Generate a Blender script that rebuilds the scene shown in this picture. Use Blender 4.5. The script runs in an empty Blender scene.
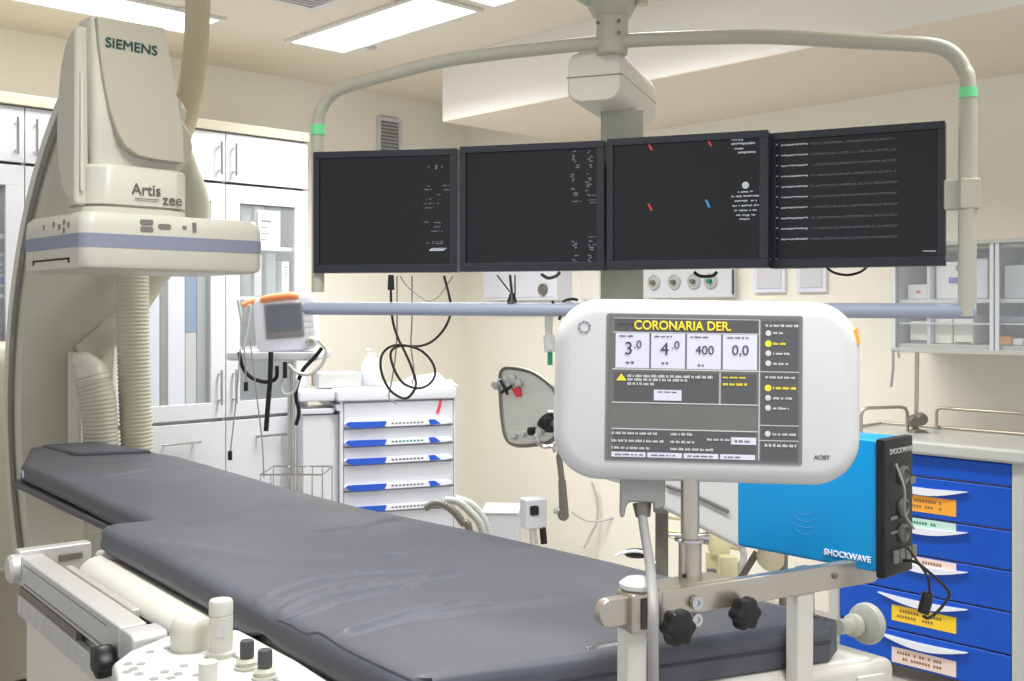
import bpy, bmesh, math, random
from mathutils import Vector, Matrix, noise
random.seed(4)
scn = bpy.context.scene
PI = math.pi
# ---------------------------------------------------------------- camera
H = 1.35                       # eye height above the floor
FPX = 1059.0                   # focal length in pixels of a 1024 px wide frame
TH = math.radians(43.7)        # heading: X runs along the cabinet wall, Y along the long right wall
cam_d = bpy.data.cameras.new('camera'); cam = bpy.data.objects.new('camera', cam_d)
scn.collection.objects.link(cam); scn.camera = cam
cam.location = (0, 0, H); cam.rotation_euler = (PI/2, 0, -TH)
cam_d.sensor_width = 36; cam_d.lens = FPX/1024*36; cam_d.shift_y = -29.5/1024; cam_d.clip_start = .05
# ---------------------------------------------------------------- world, exposure
w = bpy.data.worlds.new('world'); scn.world = w; w.use_nodes = True
w.node_tree.nodes['Background'].inputs[0].default_value = (.93, .95, 1, 1)
w.node_tree.nodes['Background'].inputs[1].default_value = .80
vs = scn.view_settings
vs.view_transform = 'Standard'; vs.look = 'None'; vs.gamma = 1; vs.use_curve_mapping = False; vs.exposure = 0.18
def area_light(name, loc, sx, sy, power, col=(1, .985, .965)):
    l = bpy.data.lights.new(name, 'AREA'); l.shape = 'RECTANGLE'; l.size = sx; l.size_y = sy; l.energy = power; l.color = col; l.spread = math.radians(135)
    o = bpy.data.objects.new(name, l); o.location = loc; scn.collection.objects.link(o); return o
CZ = H + 1.24                  # main ceiling
LIGHT_SPOTS = [(2.755, 3.72, .33, 1.0), (1.61, 4.235, 1.22, .34), (2.755, 2.56, .33, 1.2), (1.0, 1.6, .33, 1.2), (1.0, .1, .33, 1.2), (2.755, .6, .33, 1.2)]  # spots nearest the camera are out of view, without fixtures, added to light the room
LPS = [26, 10, 23, 20, 18, 12]
for q, (lx, ly, sx, sy) in enumerate(LIGHT_SPOTS):
    area_light('lamp_or_fill_light', (lx, ly, CZ-.012), sx*.9, sy*.9, LPS[q])
# ---------------------------------------------------------------- geometry helpers
SN, CS = math.sin(TH), math.cos(TH)
def cw(lat, d, zr):            # lateral, forward, height above eye -> world
    return Vector((SN*d + CS*lat, CS*d - SN*lat, H + zr))
def at(px, py, d): return cw((px-512)/FPX*d, d, (311-py)/FPX*d)
def atz(px, py, zr):
    d = zr*FPX/(311-py); return at(px, py, d)
def V(x, y, z): return Vector((x, y, H+z))       # room coordinates, height relative to the eye
def frame(o, xdir, up=Vector((0, 0, 1))):
    x = Vector(xdir).normalized(); z = (up - x*up.dot(x)).normalized(); y = z.cross(x)
    return Matrix(((x.x, y.x, z.x, o[0]), (x.y, y.y, z.y, o[1]), (x.z, y.z, z.z, o[2]), (0, 0, 0, 1)))
I4 = Matrix.Identity(4)
COL = scn.collection
WM = {}
class MB:
    def __init__(s, M=I4): s.v = []; s.f = []; s.M = M
    def add(s, vs, fs):
        n = len(s.v); s.v += [s.M @ Vector(v) for v in vs]; s.f += [tuple(n+i for i in f) for f in fs]; return s
    def box(s, x0, x1, y0, y1, z0, z1):
        x0, x1 = min(x0, x1), max(x0, x1); y0, y1 = min(y0, y1), max(y0, y1); z0, z1 = min(z0, z1), max(z0, z1)
        return s.add([(x0,y0,z0),(x1,y0,z0),(x1,y1,z0),(x0,y1,z0),(x0,y0,z1),(x1,y0,z1),(x1,y1,z1),(x0,y1,z1)],
                     [(3,2,1,0),(4,5,6,7),(0,1,5,4),(1,2,6,5),(2,3,7,6),(3,0,4,7)])
    def prism(s, poly, a, b, ax='z'):      # poly in the two other axes
        def m(p, h):
            return (p[0], p[1], h) if ax == 'z' else ((p[0], h, p[1]) if ax == 'y' else (h, p[0], p[1]))
        n = len(poly); vs = [m(p, a) for p in poly] + [m(p, b) for p in poly]
        return s.add(vs, [tuple(range(n))[::-1], tuple(range(n, 2*n))] + [(i, (i+1) % n, n+(i+1) % n, n+i) for i in range(n)])
    def loft(s, rings, cap=True):
        n = len(rings[0]); vs = [p for r in rings for p in r]; fs = []
        for k in range(len(rings)-1):
            for i in range(n):
                j = (i+1) % n; fs.append((k*n+i, k*n+j, (k+1)*n+j, (k+1)*n+i))
        if cap: fs += [tuple(range(n))[::-1], tuple(range((len(rings)-1)*n, len(rings)*n))]
        return s.add(vs, fs)
    def tube(s, pts, r, n=12, flat=1.0, smooth=0, cap=True):
        pts = [Vector(p) for p in pts]
        if smooth: pts = spline(pts, smooth)
        rs = r if isinstance(r, (list, tuple)) else None
        rings = []; up = None
        for i, p in enumerate(pts):
            t = (pts[min(i+1, len(pts)-1)] - pts[max(i-1, 0)]).normalized()
            if up is None:
                up = Vector((0, 0, 1)) if abs(t.z) < .9 else Vector((0, 1, 0))
            x = t.cross(up).normalized(); up = x.cross(t).normalized()
            if rs:
                u = i/(len(pts)-1)*(len(rs)-1); k = min(int(u), len(rs)-2); rr = rs[k]+(rs[k+1]-rs[k])*(u-k)
            else: rr = r
            rings.append([p + x*rr*math.cos(2*PI*j/n) + up*rr*flat*math.sin(2*PI*j/n) for j in range(n)])
        return s.loft(rings, cap)
    def cyl(s, p0, p1, r0, r1=None, n=20):
        return s.tube([p0, p1], [r0, r0 if r1 is None else r1], n)
    def lathe(s, prof, o=(0, 0, 0), n=28, axis=(0, 0, 1)):   # prof: (r, h)
        a = Vector(axis).normalized(); u = a.orthogonal().normalized(); w_ = a.cross(u); o = Vector(o)
        rings = [[o + a*h + (u*math.cos(2*PI*j/n) + w_*math.sin(2*PI*j/n))*max(r, 1e-5) for j in range(n)] for r, h in prof]
        return s.loft(rings)
    def rbox(s, x0, x1, z0, z1, y0, y1, r, e=0, n=6):        # slab with rounded outline in x-z, edge roll e
        def ring(off, y):
            return [(p[0], y, p[1]) for p in rrect(x0+off, x1-off, z0+off, z1-off, max(r-off, 1e-4), n)]
        if e <= 0: return s.loft([ring(0, y0), ring(0, y1)])
        R = []
        for k in range(5):
            a = k/4*PI/2; R.append(ring(e*(1-math.sin(a)), y0+e*(1-math.cos(a))))
        for k in range(5):
            a = (1-k/4)*PI/2; R.append(ring(e*(1-math.sin(a)), y1-e*(1-math.cos(a))))
        return s.loft(R)
    def build(s, name, mat, parent=None, bevel=0, seg=2, smooth=True, loc=None, ang=40):
        me = bpy.data.meshes.new(name)
        if parent is not None: inv = WM[parent].inverted()
        else:
            if loc is None:
                xs = [v.x for v in s.v]; ys = [v.y for v in s.v]; zs = [v.z for v in s.v]
                loc = Vector(((min(xs)+max(xs))/2, (min(ys)+max(ys))/2, min(zs)))
            inv = Matrix.Translation(-Vector(loc))
        me.from_pydata([inv @ v for v in s.v], [], s.f); me.update()
        bm = bmesh.new(); bm.from_mesh(me); bmesh.ops.recalc_face_normals(bm, faces=bm.faces); bm.to_mesh(me); bm.free()
        if smooth:
            me.polygons.foreach_set('use_smooth', [True]*len(me.polygons))
            me.set_sharp_from_angle(angle=math.radians(ang))
        me.materials.append(mat)
        o = bpy.data.objects.new(name, me); COL.objects.link(o)
        if parent is not None: o.parent = parent; WM[o] = WM[parent]
        else: o.location = loc; WM[o] = Matrix.Translation(Vector(loc))
        if bevel:
            b = o.modifiers.new('bevel', 'BEVEL'); b.width = bevel; b.segments = seg; b.limit_method = 'ANGLE'; b.angle_limit = math.radians(45)
            b.harden_normals = True
        return o
def rrect(x0, x1, z0, z1, r, n=6):
    P = []
    for cx, cz, a0 in ((x1-r, z1-r, 0), (x0+r, z1-r, PI/2), (x0+r, z0+r, PI), (x1-r, z0+r, 3*PI/2)):
        for k in range(n+1):
            a = a0+PI/2*k/n; P.append((cx+r*math.cos(a), cz+r*math.sin(a)))
    return P
def spline(pts, k=6):
    P = [pts[0]*2-pts[1]] + list(pts) + [pts[-1]*2-pts[-2]]; out = []
    for i in range(1, len(P)-2):
        a, b, c, d = P[i-1:i+3]
        for j in range(k):
            t = j/k
            out.append(.5*((2*b)+(c-a)*t+(2*a-5*b+4*c-d)*t*t+(3*b-a-3*c+d)*t**3))
    out.append(P[-2]); return out
class SB(MB):
    # table pieces: the foot end is cut slightly oblique
    def add(s, vs, fs):
        out = []
        for v in vs:
            a, b_, c = v
            if a > .6: a -= (a-.6)/.72*(.628-b_)*.277
            out.append((a, b_, c))
        return MB.add(s, out, fs)
def tag(o, label=None, cat=None, group=None, kind=None):
    if label: o['label'] = label
    if cat: o['category'] = cat
    if group: o['group'] = group
    if kind: o['kind'] = kind
    return o
def thing(name, label, cat, loc, group=None, rotz=0):
    o = bpy.data.objects.new(name, None); COL.objects.link(o); o.empty_display_size = .1
    o.location = loc; o.rotation_euler = (0, 0, rotz)
    WM[o] = Matrix.Translation(Vector(loc)) @ Matrix.Rotation(rotz, 4, 'Z')
    return tag(o, label, cat, group)
def copy_tree(o, parent=None):
    c = o.copy(); COL.objects.link(c); c.parent = parent
    for ch in [x for x in list(COL.objects) if x.parent == o]: copy_tree(ch, c)
    return c
def text_mesh(txt, size, M, name, mat, parent, bold=0.0, sx=1.0, align='LEFT', ext=.0004, fit=0):
    cu = bpy.data.curves.new('t', 'FONT'); cu.body = txt; cu.size = size; cu.extrude = ext; cu.bevel_depth = bold; cu.bevel_resolution = 0; cu.align_x = align
    t = bpy.data.objects.new('t', cu); COL.objects.link(t)
    dg = bpy.context.evaluated_depsgraph_get(); dg.update()
    me = bpy.data.meshes.new_from_object(t.evaluated_get(dg)); bpy.data.objects.remove(t)
    if fit: sx = fit/max(v.co.x for v in me.vertices)
    X = WM[parent].inverted() @ M @ Matrix.Rotation(PI/2, 4, 'X') @ Matrix.Diagonal((sx, 1, 1, 1))
    me.transform(X); me.materials.clear(); me.materials.append(mat); me.name = name
    o = bpy.data.objects.new(name, me); COL.objects.link(o); o.parent = parent; WM[o] = WM[parent]; return o
# ---------------------------------------------------------------- materials
def lin(c): return tuple((x/255/12.92 if x/255 <= .04045 else ((x/255+.055)/1.055)**2.4) for x in c)
def mat(name, c, rough=.5, metal=0, emit=0, var=.04, scale=6, bump=0, bscale=40, alpha=1, trans=0, coat=0, ior=1.45):
    m = bpy.data.materials.new(name); m.use_nodes = True; nt = m.node_tree; b = nt.nodes['Principled BSDF']
    L = lin(c)
    tc = nt.nodes.new('ShaderNodeTexCoord')
    if var:
        nz = nt.nodes.new('ShaderNodeTexNoise'); nz.inputs['Scale'].default_value = scale; nz.inputs['Detail'].default_value = 4
        nt.links.new(tc.outputs['Object'], nz.inputs['Vector'])
        mx = nt.nodes.new('ShaderNodeMix'); mx.data_type = 'RGBA'
        mx.inputs[6].default_value = tuple(x*(1-var) for x in L)+(1,); mx.inputs[7].default_value = tuple(min(1, x*(1+var)) for x in L)+(1,)
        nt.links.new(nz.outputs[0], mx.inputs[0]); nt.links.new(mx.outputs[2], b.inputs['Base Color'])
    else: b.inputs['Base Color'].default_value = L+(1,)
    b.inputs['Roughness'].default_value = rough; b.inputs['Metallic'].default_value = metal; b.inputs['IOR'].default_value = ior
    if coat: b.inputs['Coat Weight'].default_value = coat
    if emit: b.inputs['Emission Color'].default_value = L+(1,); b.inputs['Emission Strength'].default_value = emit
    if alpha < 1: b.inputs['Alpha'].default_value = alpha
    if trans: b.inputs['Transmission Weight'].default_value = trans
    if bump:
        n2 = nt.nodes.new('ShaderNodeTexNoise'); n2.inputs['Scale'].default_value = bscale; n2.inputs['Detail'].default_value = 3
        nt.links.new(tc.outputs['Object'], n2.inputs['Vector'])
        bp = nt.nodes.new('ShaderNodeBump'); bp.inputs['Strength'].default_value = bump; bp.inputs['Distance'].default_value = .01
        nt.links.new(n2.outputs[0], bp.inputs['Height']); nt.links.new(bp.outputs[0], b.inputs['Normal'])
    return m
M_ = {}
def mk(k, *a, **kw): M_[k] = mat(k, *a, **kw)
mk('cream_wall', (244, 240, 228), .75, var=.015, scale=2, bump=.03)
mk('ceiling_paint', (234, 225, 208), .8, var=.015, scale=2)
mk('soffit_paint', (238, 236, 230), .75, var=.01)
mk('floor_vinyl', (170, 166, 160), .35, var=.06, scale=14)
mk('cabinet_white', (213, 215, 221), .35, var=.01)
mk('cornice', (182, 177, 160), .5, var=.02)
mk('gap', (130, 130, 135), .7, var=0)
mk('machine', (196, 195, 180), .38, var=.012)
mk('machine_dark', (178, 174, 158), .4, var=.015)
mk('machine_light', (204, 203, 190), .35, var=.01)
mk('rail_grey', (120, 118, 110), .4, metal=.3)
mk('line_dark', (40, 40, 40), .6, var=0)
mk('stripe_blue', (136, 142, 160), .45, var=.02)
mk('mark_grey', (120, 120, 116), .5, var=0)
mk('teal_text', (18, 70, 62), .5, var=0)
mk('text_grey', (96, 96, 90), .5, var=0)
mk('hose', (192, 190, 172), .6, var=.03)
mk('tube_tan', (200, 190, 160), .6, var=.04, scale=12)
mk('pad', (86, 89, 98), .48, var=.12, scale=4, bump=.12, bscale=9)
mk('pad_seam', (60, 62, 74), .6, var=0)
mk('carbon', (70, 74, 82), .4, var=.05)
mk('table_white', (218, 217, 208), .35, var=.012)
mk('aluminium', (205, 205, 203), .35, metal=.3, var=.03)
mk('steel', (190, 182, 168), .28, metal=.75, var=.03)
mk('chrome', (200, 200, 200), .18, metal=1, var=0)
mk('black_plastic', (26, 27, 30), .4, var=.05)
mk('dark_cap', (72, 74, 74), .5, var=.03)
mk('cable_black', (34, 34, 36), .5, var=0)
mk('cable_grey', (150, 150, 148), .5, var=0)
mk('bezel', (36, 40, 48), .4, var=.03)
mk('screen_black', (11, 12, 15), .3, emit=.15, var=0, coat=.0)
mk('mark_white', (170, 176, 188), .5, emit=.25, var=0)
mk('mark_dim', (92, 98, 106), .5, emit=.4, var=0)
mk('mark_navy', (18, 30, 56), .5, emit=.5, var=0)
mk('mark_red', (180, 60, 50), .5, emit=.2, var=0)
mk('mark_cyan', (70, 150, 215), .5, emit=.0, var=0)
mk('boom', (182, 182, 166), .42, var=.012)
mk('boom_light', (214, 212, 200), .42, var=.012)
mk('green_ring', (110, 205, 140), .5, emit=.18, var=0)
mk('bar_blue', (158, 168, 188), .35, var=.02)
mk('housing_white', (212, 214, 214), .32, var=.01)
mk('lcd_frame', (128, 128, 134), .4, var=0)
mk('lcd_bg', (108, 108, 104), .4, emit=.15, var=.10, scale=20)
mk('lcd_light', (205, 205, 222), .4, emit=.25, var=.02)
mk('lcd_dark', (86, 86, 88), .4, emit=.15, var=0)
mk('lcd_yellow', (222, 206, 60), .4, emit=.3, var=0)
mk('lcd_white', (205, 205, 208), .4, emit=.12, var=0)
mk('lcd_ink', (70, 70, 84), .4, var=0)
mk('bracket_grey', (150, 150, 148), .5, var=.02)
mk('blue_box', (0, 150, 218), .4, var=.02)
mk('white_print', (235, 240, 245), .5, var=0)
mk('knob_grey', (180, 180, 172), .4, var=.02)
mk('drawer_blue', (0, 80, 192), .35, var=.03)
mk('cart_grey', (188, 190, 186), .35, var=.02)
mk('orange', (246, 170, 60), .5, var=.04)
mk('yellow', (244, 206, 50), .5, var=.03)
mk('pale_green', (190, 222, 210), .5, var=.03)
mk('pale_pink', (236, 214, 206), .5, var=.03)
mk('ink', (150, 112, 72), .6, var=0)
mk('handle_blue', (40, 88, 200), .35, var=.03)
mk('handle_white', (232, 236, 246), .3, var=0)
mk('cart_white', (212, 215, 223), .35, var=.012)
mk('paper', (238, 238, 240), .6, var=.02)
mk('red', (222, 70, 80), .5, var=0)
mk('lilac_white', (230, 232, 245), .4, var=.01)
mk('orange_handle', (244, 150, 100), .4, var=.03)
mk('mon_screen', (96, 104, 112), .3, emit=.15, var=.05)
mk('strap_black', (24, 24, 26), .7, var=0)
mk('binder_blue', (80, 120, 160), .5, var=.05)
mk('binder_grey', (150, 152, 156), .5, var=.05)
mk('cream_plastic', (226, 220, 178), .45, var=.03)
mk('purple', (110, 100, 200), .5, var=0)
mk('brown_dark', (74, 66, 58), .6, var=.05)
mk('clear', (225, 232, 232), .12, alpha=.28, var=0)
mk('clear_grey', (186, 196, 196), .2, alpha=.5, var=.03)
mk('pane', (220, 228, 232), .06, alpha=.16, var=0)
mk('diffuser', (255, 254, 250), .5, emit=2.2, var=0)
mk('lamp_frame', (226, 224, 218), .5, var=0)
mk('vent_grey', (196, 196, 196), .5, var=.02)
mk('green_clip', (30, 140, 110), .5, var=0)
m = M_
# ================================================================ setting
def struct(name, mb, mt, bevel=0):
    return tag(mb.build(name, mt, None, bevel), kind='structure')
X0, X1, Y0, Y1 = -1.9, 4.3, -1.6, 4.9
struct('floor', MB().box(X0, X1+.1, Y0, Y1+.1, -.1, 0), m['floor_vinyl'])
struct('wall_back', MB().box(X0, X1+.1, Y1, Y1+.1, 0, CZ), m['cream_wall'])
struct('wall_right', MB().box(X1, X1+.1, Y0, Y1, 0, CZ), m['cream_wall'])
# ceiling with openings for the recessed lamps and vents
def rects_minus(x0, x1, y0, y1, holes):
    xs = sorted({x0, x1, *[h[0] for h in holes], *[h[1] for h in holes]}); ys = sorted({y0, y1, *[h[2] for h in holes], *[h[3] for h in holes]})
    for i in range(len(xs)-1):
        for j in range(len(ys)-1):
            cx, cy = (xs[i]+xs[i+1])/2, (ys[j]+ys[j+1])/2
            if not any(h[0] < cx < h[1] and h[2] < cy < h[3] for h in holes): yield xs[i], xs[i+1], ys[j], ys[j+1]
struct('ceiling', MB().box(X0, X1+.1, Y0, Y1+.1, CZ, CZ+.1), m['ceiling_paint'])
struct('trim_1', MB().box(3.35, X1, Y0, 4.0, H+.934, CZ), m['soffit_paint'])
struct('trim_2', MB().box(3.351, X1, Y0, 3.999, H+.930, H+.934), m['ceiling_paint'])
# ---------------------------------------------------------------- recessed lamps and vents
lab = ['lit rectangular ceiling lamp left of the central boom arm', 'lit ceiling lamp above the beige machine head beside the tan hose', 'lit ceiling lamp whose corner shows at the top edge, nearest the boom cone']
for q, (lx, ly, sx, sy) in enumerate(LIGHT_SPOTS[:3]):
    t = thing('ceiling_lamp', lab[q], 'lamp', (lx, ly, CZ-.03), 'ceiling lamps')
    f = MB(); a, b = sx/2, sy/2
    for bx in ((-a, -a+.022, -b, b), (a-.022, a, -b, b), (-a+.022, a-.022, -b, -b+.022), (-a+.022, a-.022, b-.022, b)): f.box(lx+bx[0], lx+bx[1], ly+bx[2], ly+bx[3], CZ-.014, CZ)
    f.build('frame', m['lamp_frame'], t, .003)
    MB().box(lx-a+.022, lx+a-.022, ly-b+.022, ly+b-.022, CZ-.009, CZ-.001).build('diffuser', m['diffuser'], t)
    k = MB()
    for s1 in (-1, 1):
        for u in (-.33, .33):
            k = MB()
            if sy > sx: k.box(lx+s1*(a-.006), lx+s1*(a+.012), ly+u*sy-.012, ly+u*sy+.012, CZ-.017, CZ-.001)
            else: k.box(lx+u*sx-.012, lx+u*sx+.012, ly+s1*(b-.006), ly+s1*(b+.012), CZ-.017, CZ-.001)
            k.build('clip', m['lamp_frame'], t)
t = thing('ceiling_vent', 'square grey ceiling air vent beside the lit lamp', 'vent', (2.12, 3.4, CZ-.02))
f = MB()
for bx in ((1.82, 2.42, 3.1, 3.14), (1.82, 2.42, 3.66, 3.70), (1.82, 1.86, 3.14, 3.66), (2.38, 2.42, 3.14, 3.66)): f.box(*bx, CZ-.015, CZ)
f.build('frame', m['lamp_frame'], t, .003)
f = MB()
for i in range(17): f.box(1.86, 2.38, 3.15+i*.03, 3.165+i*.03, CZ-.012, CZ-.002)
f.build('louvres', m['vent_grey'], t)
MB().box(1.86, 2.38, 3.14, 3.66, CZ-.002, CZ).build('backing', m['gap'], t)
o = MB().lathe([(0, 0), (.028, 0), (.03, .006), (.03, .012)], (2.95, 4.05, CZ-.012)).build('ceiling_sensor', m['vent_grey'], None)
tag(o, 'small grey round sensor on the ceiling past the lit lamp', 'sensor')
t = thing('wall_vent', 'white framed grey air vent high on the cream wall', 'vent', V(3.70, 4.9, .86))
f = MB(); x0, x1, z0, z1 = 3.635, 3.765, H+.80, H+1.09
for bx in ((x0, x1, z1, z1+.022), (x0, x1, z0-.022, z0), (x0-.022, x0, z0-.022, z1+.022), (x1, x1+.022, z0-.022, z1+.022)): f.box(bx[0], bx[1], 4.885, 4.9, bx[2], bx[3])
f.build('frame', m['cabinet_white'], t, .002)
f = MB()
for i in range(16):
    z = z0+.01+i*.02; f.add([(x0, 4.888, z), (x1, 4.888, z), (x1, 4.898, z+.012), (x0, 4.898, z+.012), (x0, 4.890, z-.002), (x1, 4.890, z-.002), (x1, 4.9, z+.010), (x0, 4.9, z+.010)], [(0,1,2,3),(4,7,6,5),(0,4,5,1),(1,5,6,2),(2,6,7,3),(3,7,4,0)])
f.build('slats', m['vent_grey'], t)
MB().box(x0, x1, 4.899, 4.9, z0, z1).build('backing', m['gap'], t)
# ================================================================ storage cabinets along the back wall
CF = 4.45
def handle_mb(x, z0, z1, y, horiz=False):
    h = MB()
    if horiz:
        h.cyl((z0, y-.03, x), (z1, y-.03, x), .006, n=10)
        for u in (z0+.02, z1-.02): h.cyl((u, y-.03, x), (u, y, x), .005, n=8)
    else:
        h.cyl((x, y-.03, z0), (x, y-.03, z1), .006, n=10)
        for u in (z0+.02, z1-.02): h.cyl((x, y-.03, u), (x, y, u), .005, n=8)
    return h
def cabinet(xa, xb, label, tall=False):
    Y1 = 4.88
    t = thing('storage_cabinet', label, 'cabinet', ((xa+xb)/2, (CF+Y1)/2, 0), 'white storage cabinets')
    y0 = CF+.022; Z = lambda z: H+z; xm = (xa+xb)/2
    b = MB()
    b.box(xa, xa+.018, y0, Y1, .06, Z(.85)); b.box(xb-.018, xb, y0, Y1, .06, Z(.85))
    b.box(xa+.018, xb-.018, Y1-.012, Y1, .06, Z(.85))
    b.box(xm-.009, xm+.009, y0, Y1-.012, .06, Z(.85))
    for z in (-1.27, -.505, -.18, .06, .30, .585, .835): 
        if not (tall and z in (-.18, .06)): b.box(xa+.018, xm-.009, y0+.01, Y1-.012, Z(z)-.009, Z(z)+.009)
        b.box(xm+.009, xb-.018, y0+.01, Y1-.012, Z(z)-.009, Z(z)+.009)
    b.build('carcass', m['cabinet_white'], t, .001)
    MB().box(xa+.01, xb-.01, CF+.05, Y1-.02, 0, .06).build('plinth', m['gap'], t)
    for k in (0, 1):
        p, q = (xa, xm) if k == 0 else (xm, xb); p += .002; q -= .002; hx = q-.035 if k == 0 else p+.035
        d = MB().box(p, q, CF, CF+.02, Z(.598), Z(.822)).build('upper_door', m['cabinet_white'], t, .002)
        handle_mb(hx, Z(.625), Z(.775), CF).build('handle', m['chrome'], d)
        f = MB(); z0, z1 = Z(-.492), Z(.585); g = .072
        f.box(p, q, CF, CF+.02, z0, z0+g); f.box(p, q, CF, CF+.02, z1-g-.01, z1); f.box(p, p+g, CF, CF+.02, z0+g, z1-g-.01); f.box(q-g, q, CF, CF+.02, z0+g, z1-g-.01)
        d = f.build('glass_door', m['cabinet_white'], t, .002)
        MB().box(p+g-.004, q-g+.004, CF+.008, CF+.012, z0+g-.004, z1-g-.006).build('pane', m['pane'], d)
        handle_mb(hx, Z(-.43), Z(-.27), CF).build('handle', m['chrome'], d)
        d = MB().box(p, q, CF, CF+.02, Z(-.86), Z(-.508)).build('drawer', m['cabinet_white'], t, .002)
        handle_mb(Z(-.59), xm+(-.32 if k == 0 else .14), xm+(-.14 if k == 0 else .32), CF, True).build('handle', m['chrome'], d)
        d = MB().box(p, q, CF, CF+.02, Z(-1.26), Z(-.866)).build('lower_door', m['cabinet_white'], t, .002)
        handle_mb(hx, Z(-1.05), Z(-.9), CF).build('handle', m['chrome'], d)
    MB().box(xa, xb, CF-.015, Y1, Z(.826), Z(.872)).build('cornice', m['cornice'], t, .004)
    return t
cabinet(1.980, 2.868, 'tall white cabinet nearest the room corner, behind the patient monitor', True)
cabinet(1.088, 1.976, 'tall white cabinet behind the beige scanning machine')
cabinet(.196, 1.084, 'tall white cabinet farthest left, mostly cut by the left picture edge')
def simple_box(name, label, cat, x0, x1, y0, y1, z0, z1, mt, group=None, bevel=.003):
    o = MB().box(x0, x1, y0, y1, H+z0, H+z1).build(name, mt, None, bevel); return tag(o, label, cat, group)
# things behind the panes
for i in range(4):
    t = thing('folded_pack', ['lowest', 'second from bottom', 'second from top', 'topmost'][i]+' blue and white pack of the stack behind the far left cabinet pane', 'pack', V(1.32, 4.62, .069+i*.042), 'blue packs stacked in the cabinet')
    MB().box(1.16, 1.475, 4.50, 4.75, H+.069+i*.042, H+.095+i*.042).build('wrapping', m['binder_blue'] if i != 1 else m['handle_blue'], t, .005)
    MB().box(1.165, 1.47, 4.505, 4.745, H+.095+i*.042, H+.110+i*.042).build('white_layer', m['paper'], t, .004)
simple_box('storage_bin', 'brown bin behind the far left cabinet pane, under the blue packs', 'bin', 1.16, 1.46, 4.5, 4.78, -.171, -.06, m['brown_dark'])
simple_box('storage_bin', 'dark grey bin on the shelf below the blue packs', 'bin', 1.16, 1.46, 4.5, 4.78, -.49, -.30, m['binder_grey'])
for nm_, xa_, xb_, za_, zb2_, mt_ in (('white box filling the left side of the pane behind the hose', 2.05, 2.122, -.494, .27, 'lilac_white'),
    ('narrow dark grey box behind the pane, just right of the corrugated hose', 2.126, 2.156, -.494, .26, 'rail_grey'),
    ('wide white box behind the pane, between the dark strip and the blue box', 2.162, 2.242, -.494, .27, 'lilac_white'),
    ('pale grey box behind the pane, under the tall blue box', 2.247, 2.297, -.494, -.10, 'vent_grey'),
    ('tall blue printed box behind the pane, on top of the pale grey box', 2.247, 2.297, -.098, .27, 'binder_blue'),
    ('grey box behind the pane, at the far right beside the blue box', 2.302, 2.345, -.494, .25, 'binder_grey')):
    simple_box('supply_box', nm_, 'box', xa_, xb_, 4.49, 4.7, za_, zb2_, m[mt_], 'supply boxes in the tall compartment')
for i, (x, wd, z0, z1, k) in enumerate([(2.545, .05, .07, .285, 'clear'), (2.61, .04, .07, .27, 'vent_grey'), (2.68, .05, .07, .28, 'clear_grey'), (2.76, .04, .07, .24, 'lilac_white'),
                                 (2.545, .05, .31, .52, 'clear_grey'), (2.62, .05, .31, .50, 'lilac_white'), (2.70, .06, .31, .53, 'clear_grey')]):
    nm = ['leftmost', 'second from left', 'second from right', 'rightmost', 'left', 'middle', 'right'][i]
    t = thing('supply_pack', nm+' upright narrow pack on the '+('middle' if i < 4 else 'top')+' shelf behind the pane nearest the screens', 'pack', V(x, 4.6, z0), 'narrow packs on the shelves')
    MB().box(x-wd/2, x+wd/2, 4.48, 4.66, H+z0, H+z1).build('sleeve', m[k], t, .004)
    f = MB()
    for j in range(4): f.box(x-wd*.3, x+wd*.3-.004*(j % 2), 4.4785, 4.48, H+z1-.03-j*.014, H+z1-.026-j*.014)
    f.build('print', m['mark_grey'], t)
t = thing('paper_notice', 'white printed notice taped inside the pane nearest the screens', 'notice', V(2.62, 4.466, .33))
MB().box(2.60, 2.72, 4.464, 4.4655, H+.29, H+.48).build('sheet', m['paper'], t)
f = MB()
for j, wd in enumerate((.04, .055, .035, .05, .03)): f.box(2.615, 2.615+wd, 4.4632, 4.464, H+.45-j*.028, H+.456-j*.028+(.006 if j == 1 else 0))
f.build('print', m['text_grey'], t)

# ================================================================ angiography machine (C-arm)
g = thing('angiography_machine', 'beige scanning machine with curved arm, detector head and corrugated hoses', 'medical scanner', V(1.45, 3.7, -1.35))
C0 = (2.61, H-.33)
def arc(R, a): return (C0[0]+R*math.cos(math.radians(a)), C0[1]+R*math.sin(math.radians(a)))
R0, R1 = 1.175, 1.265
A = [-58+i*(112/40) for i in range(41)]
def cband(xa, xb, ra, rb, AA=A, e=.02):
    rings = []
    for a in AA:
        pr = []
        for (x, r) in ((xa+e, ra), (xa, ra+e), (xa, rb-e), (xa+e, rb), (xb-e, rb), (xb, rb-e), (xb, ra+e), (xb-e, ra)):
            y, z = arc(r, a); pr.append((x, y, z))
        rings.append(pr)
    return MB().loft(rings)
cb = cband(1.27, 1.63, R0, R1).build('c_arm', m['machine'], g, smooth=True)
tr = MB()
rings = []
cband(1.262, 1.2699, R0+.012, R0+.040, e=.001).build('guide_track', m['rail_grey'], cb)
cband(1.260, 1.2699, R0+.046, R0+.082, e=.002).build('outer_cover', m['machine_light'], cb)
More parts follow.
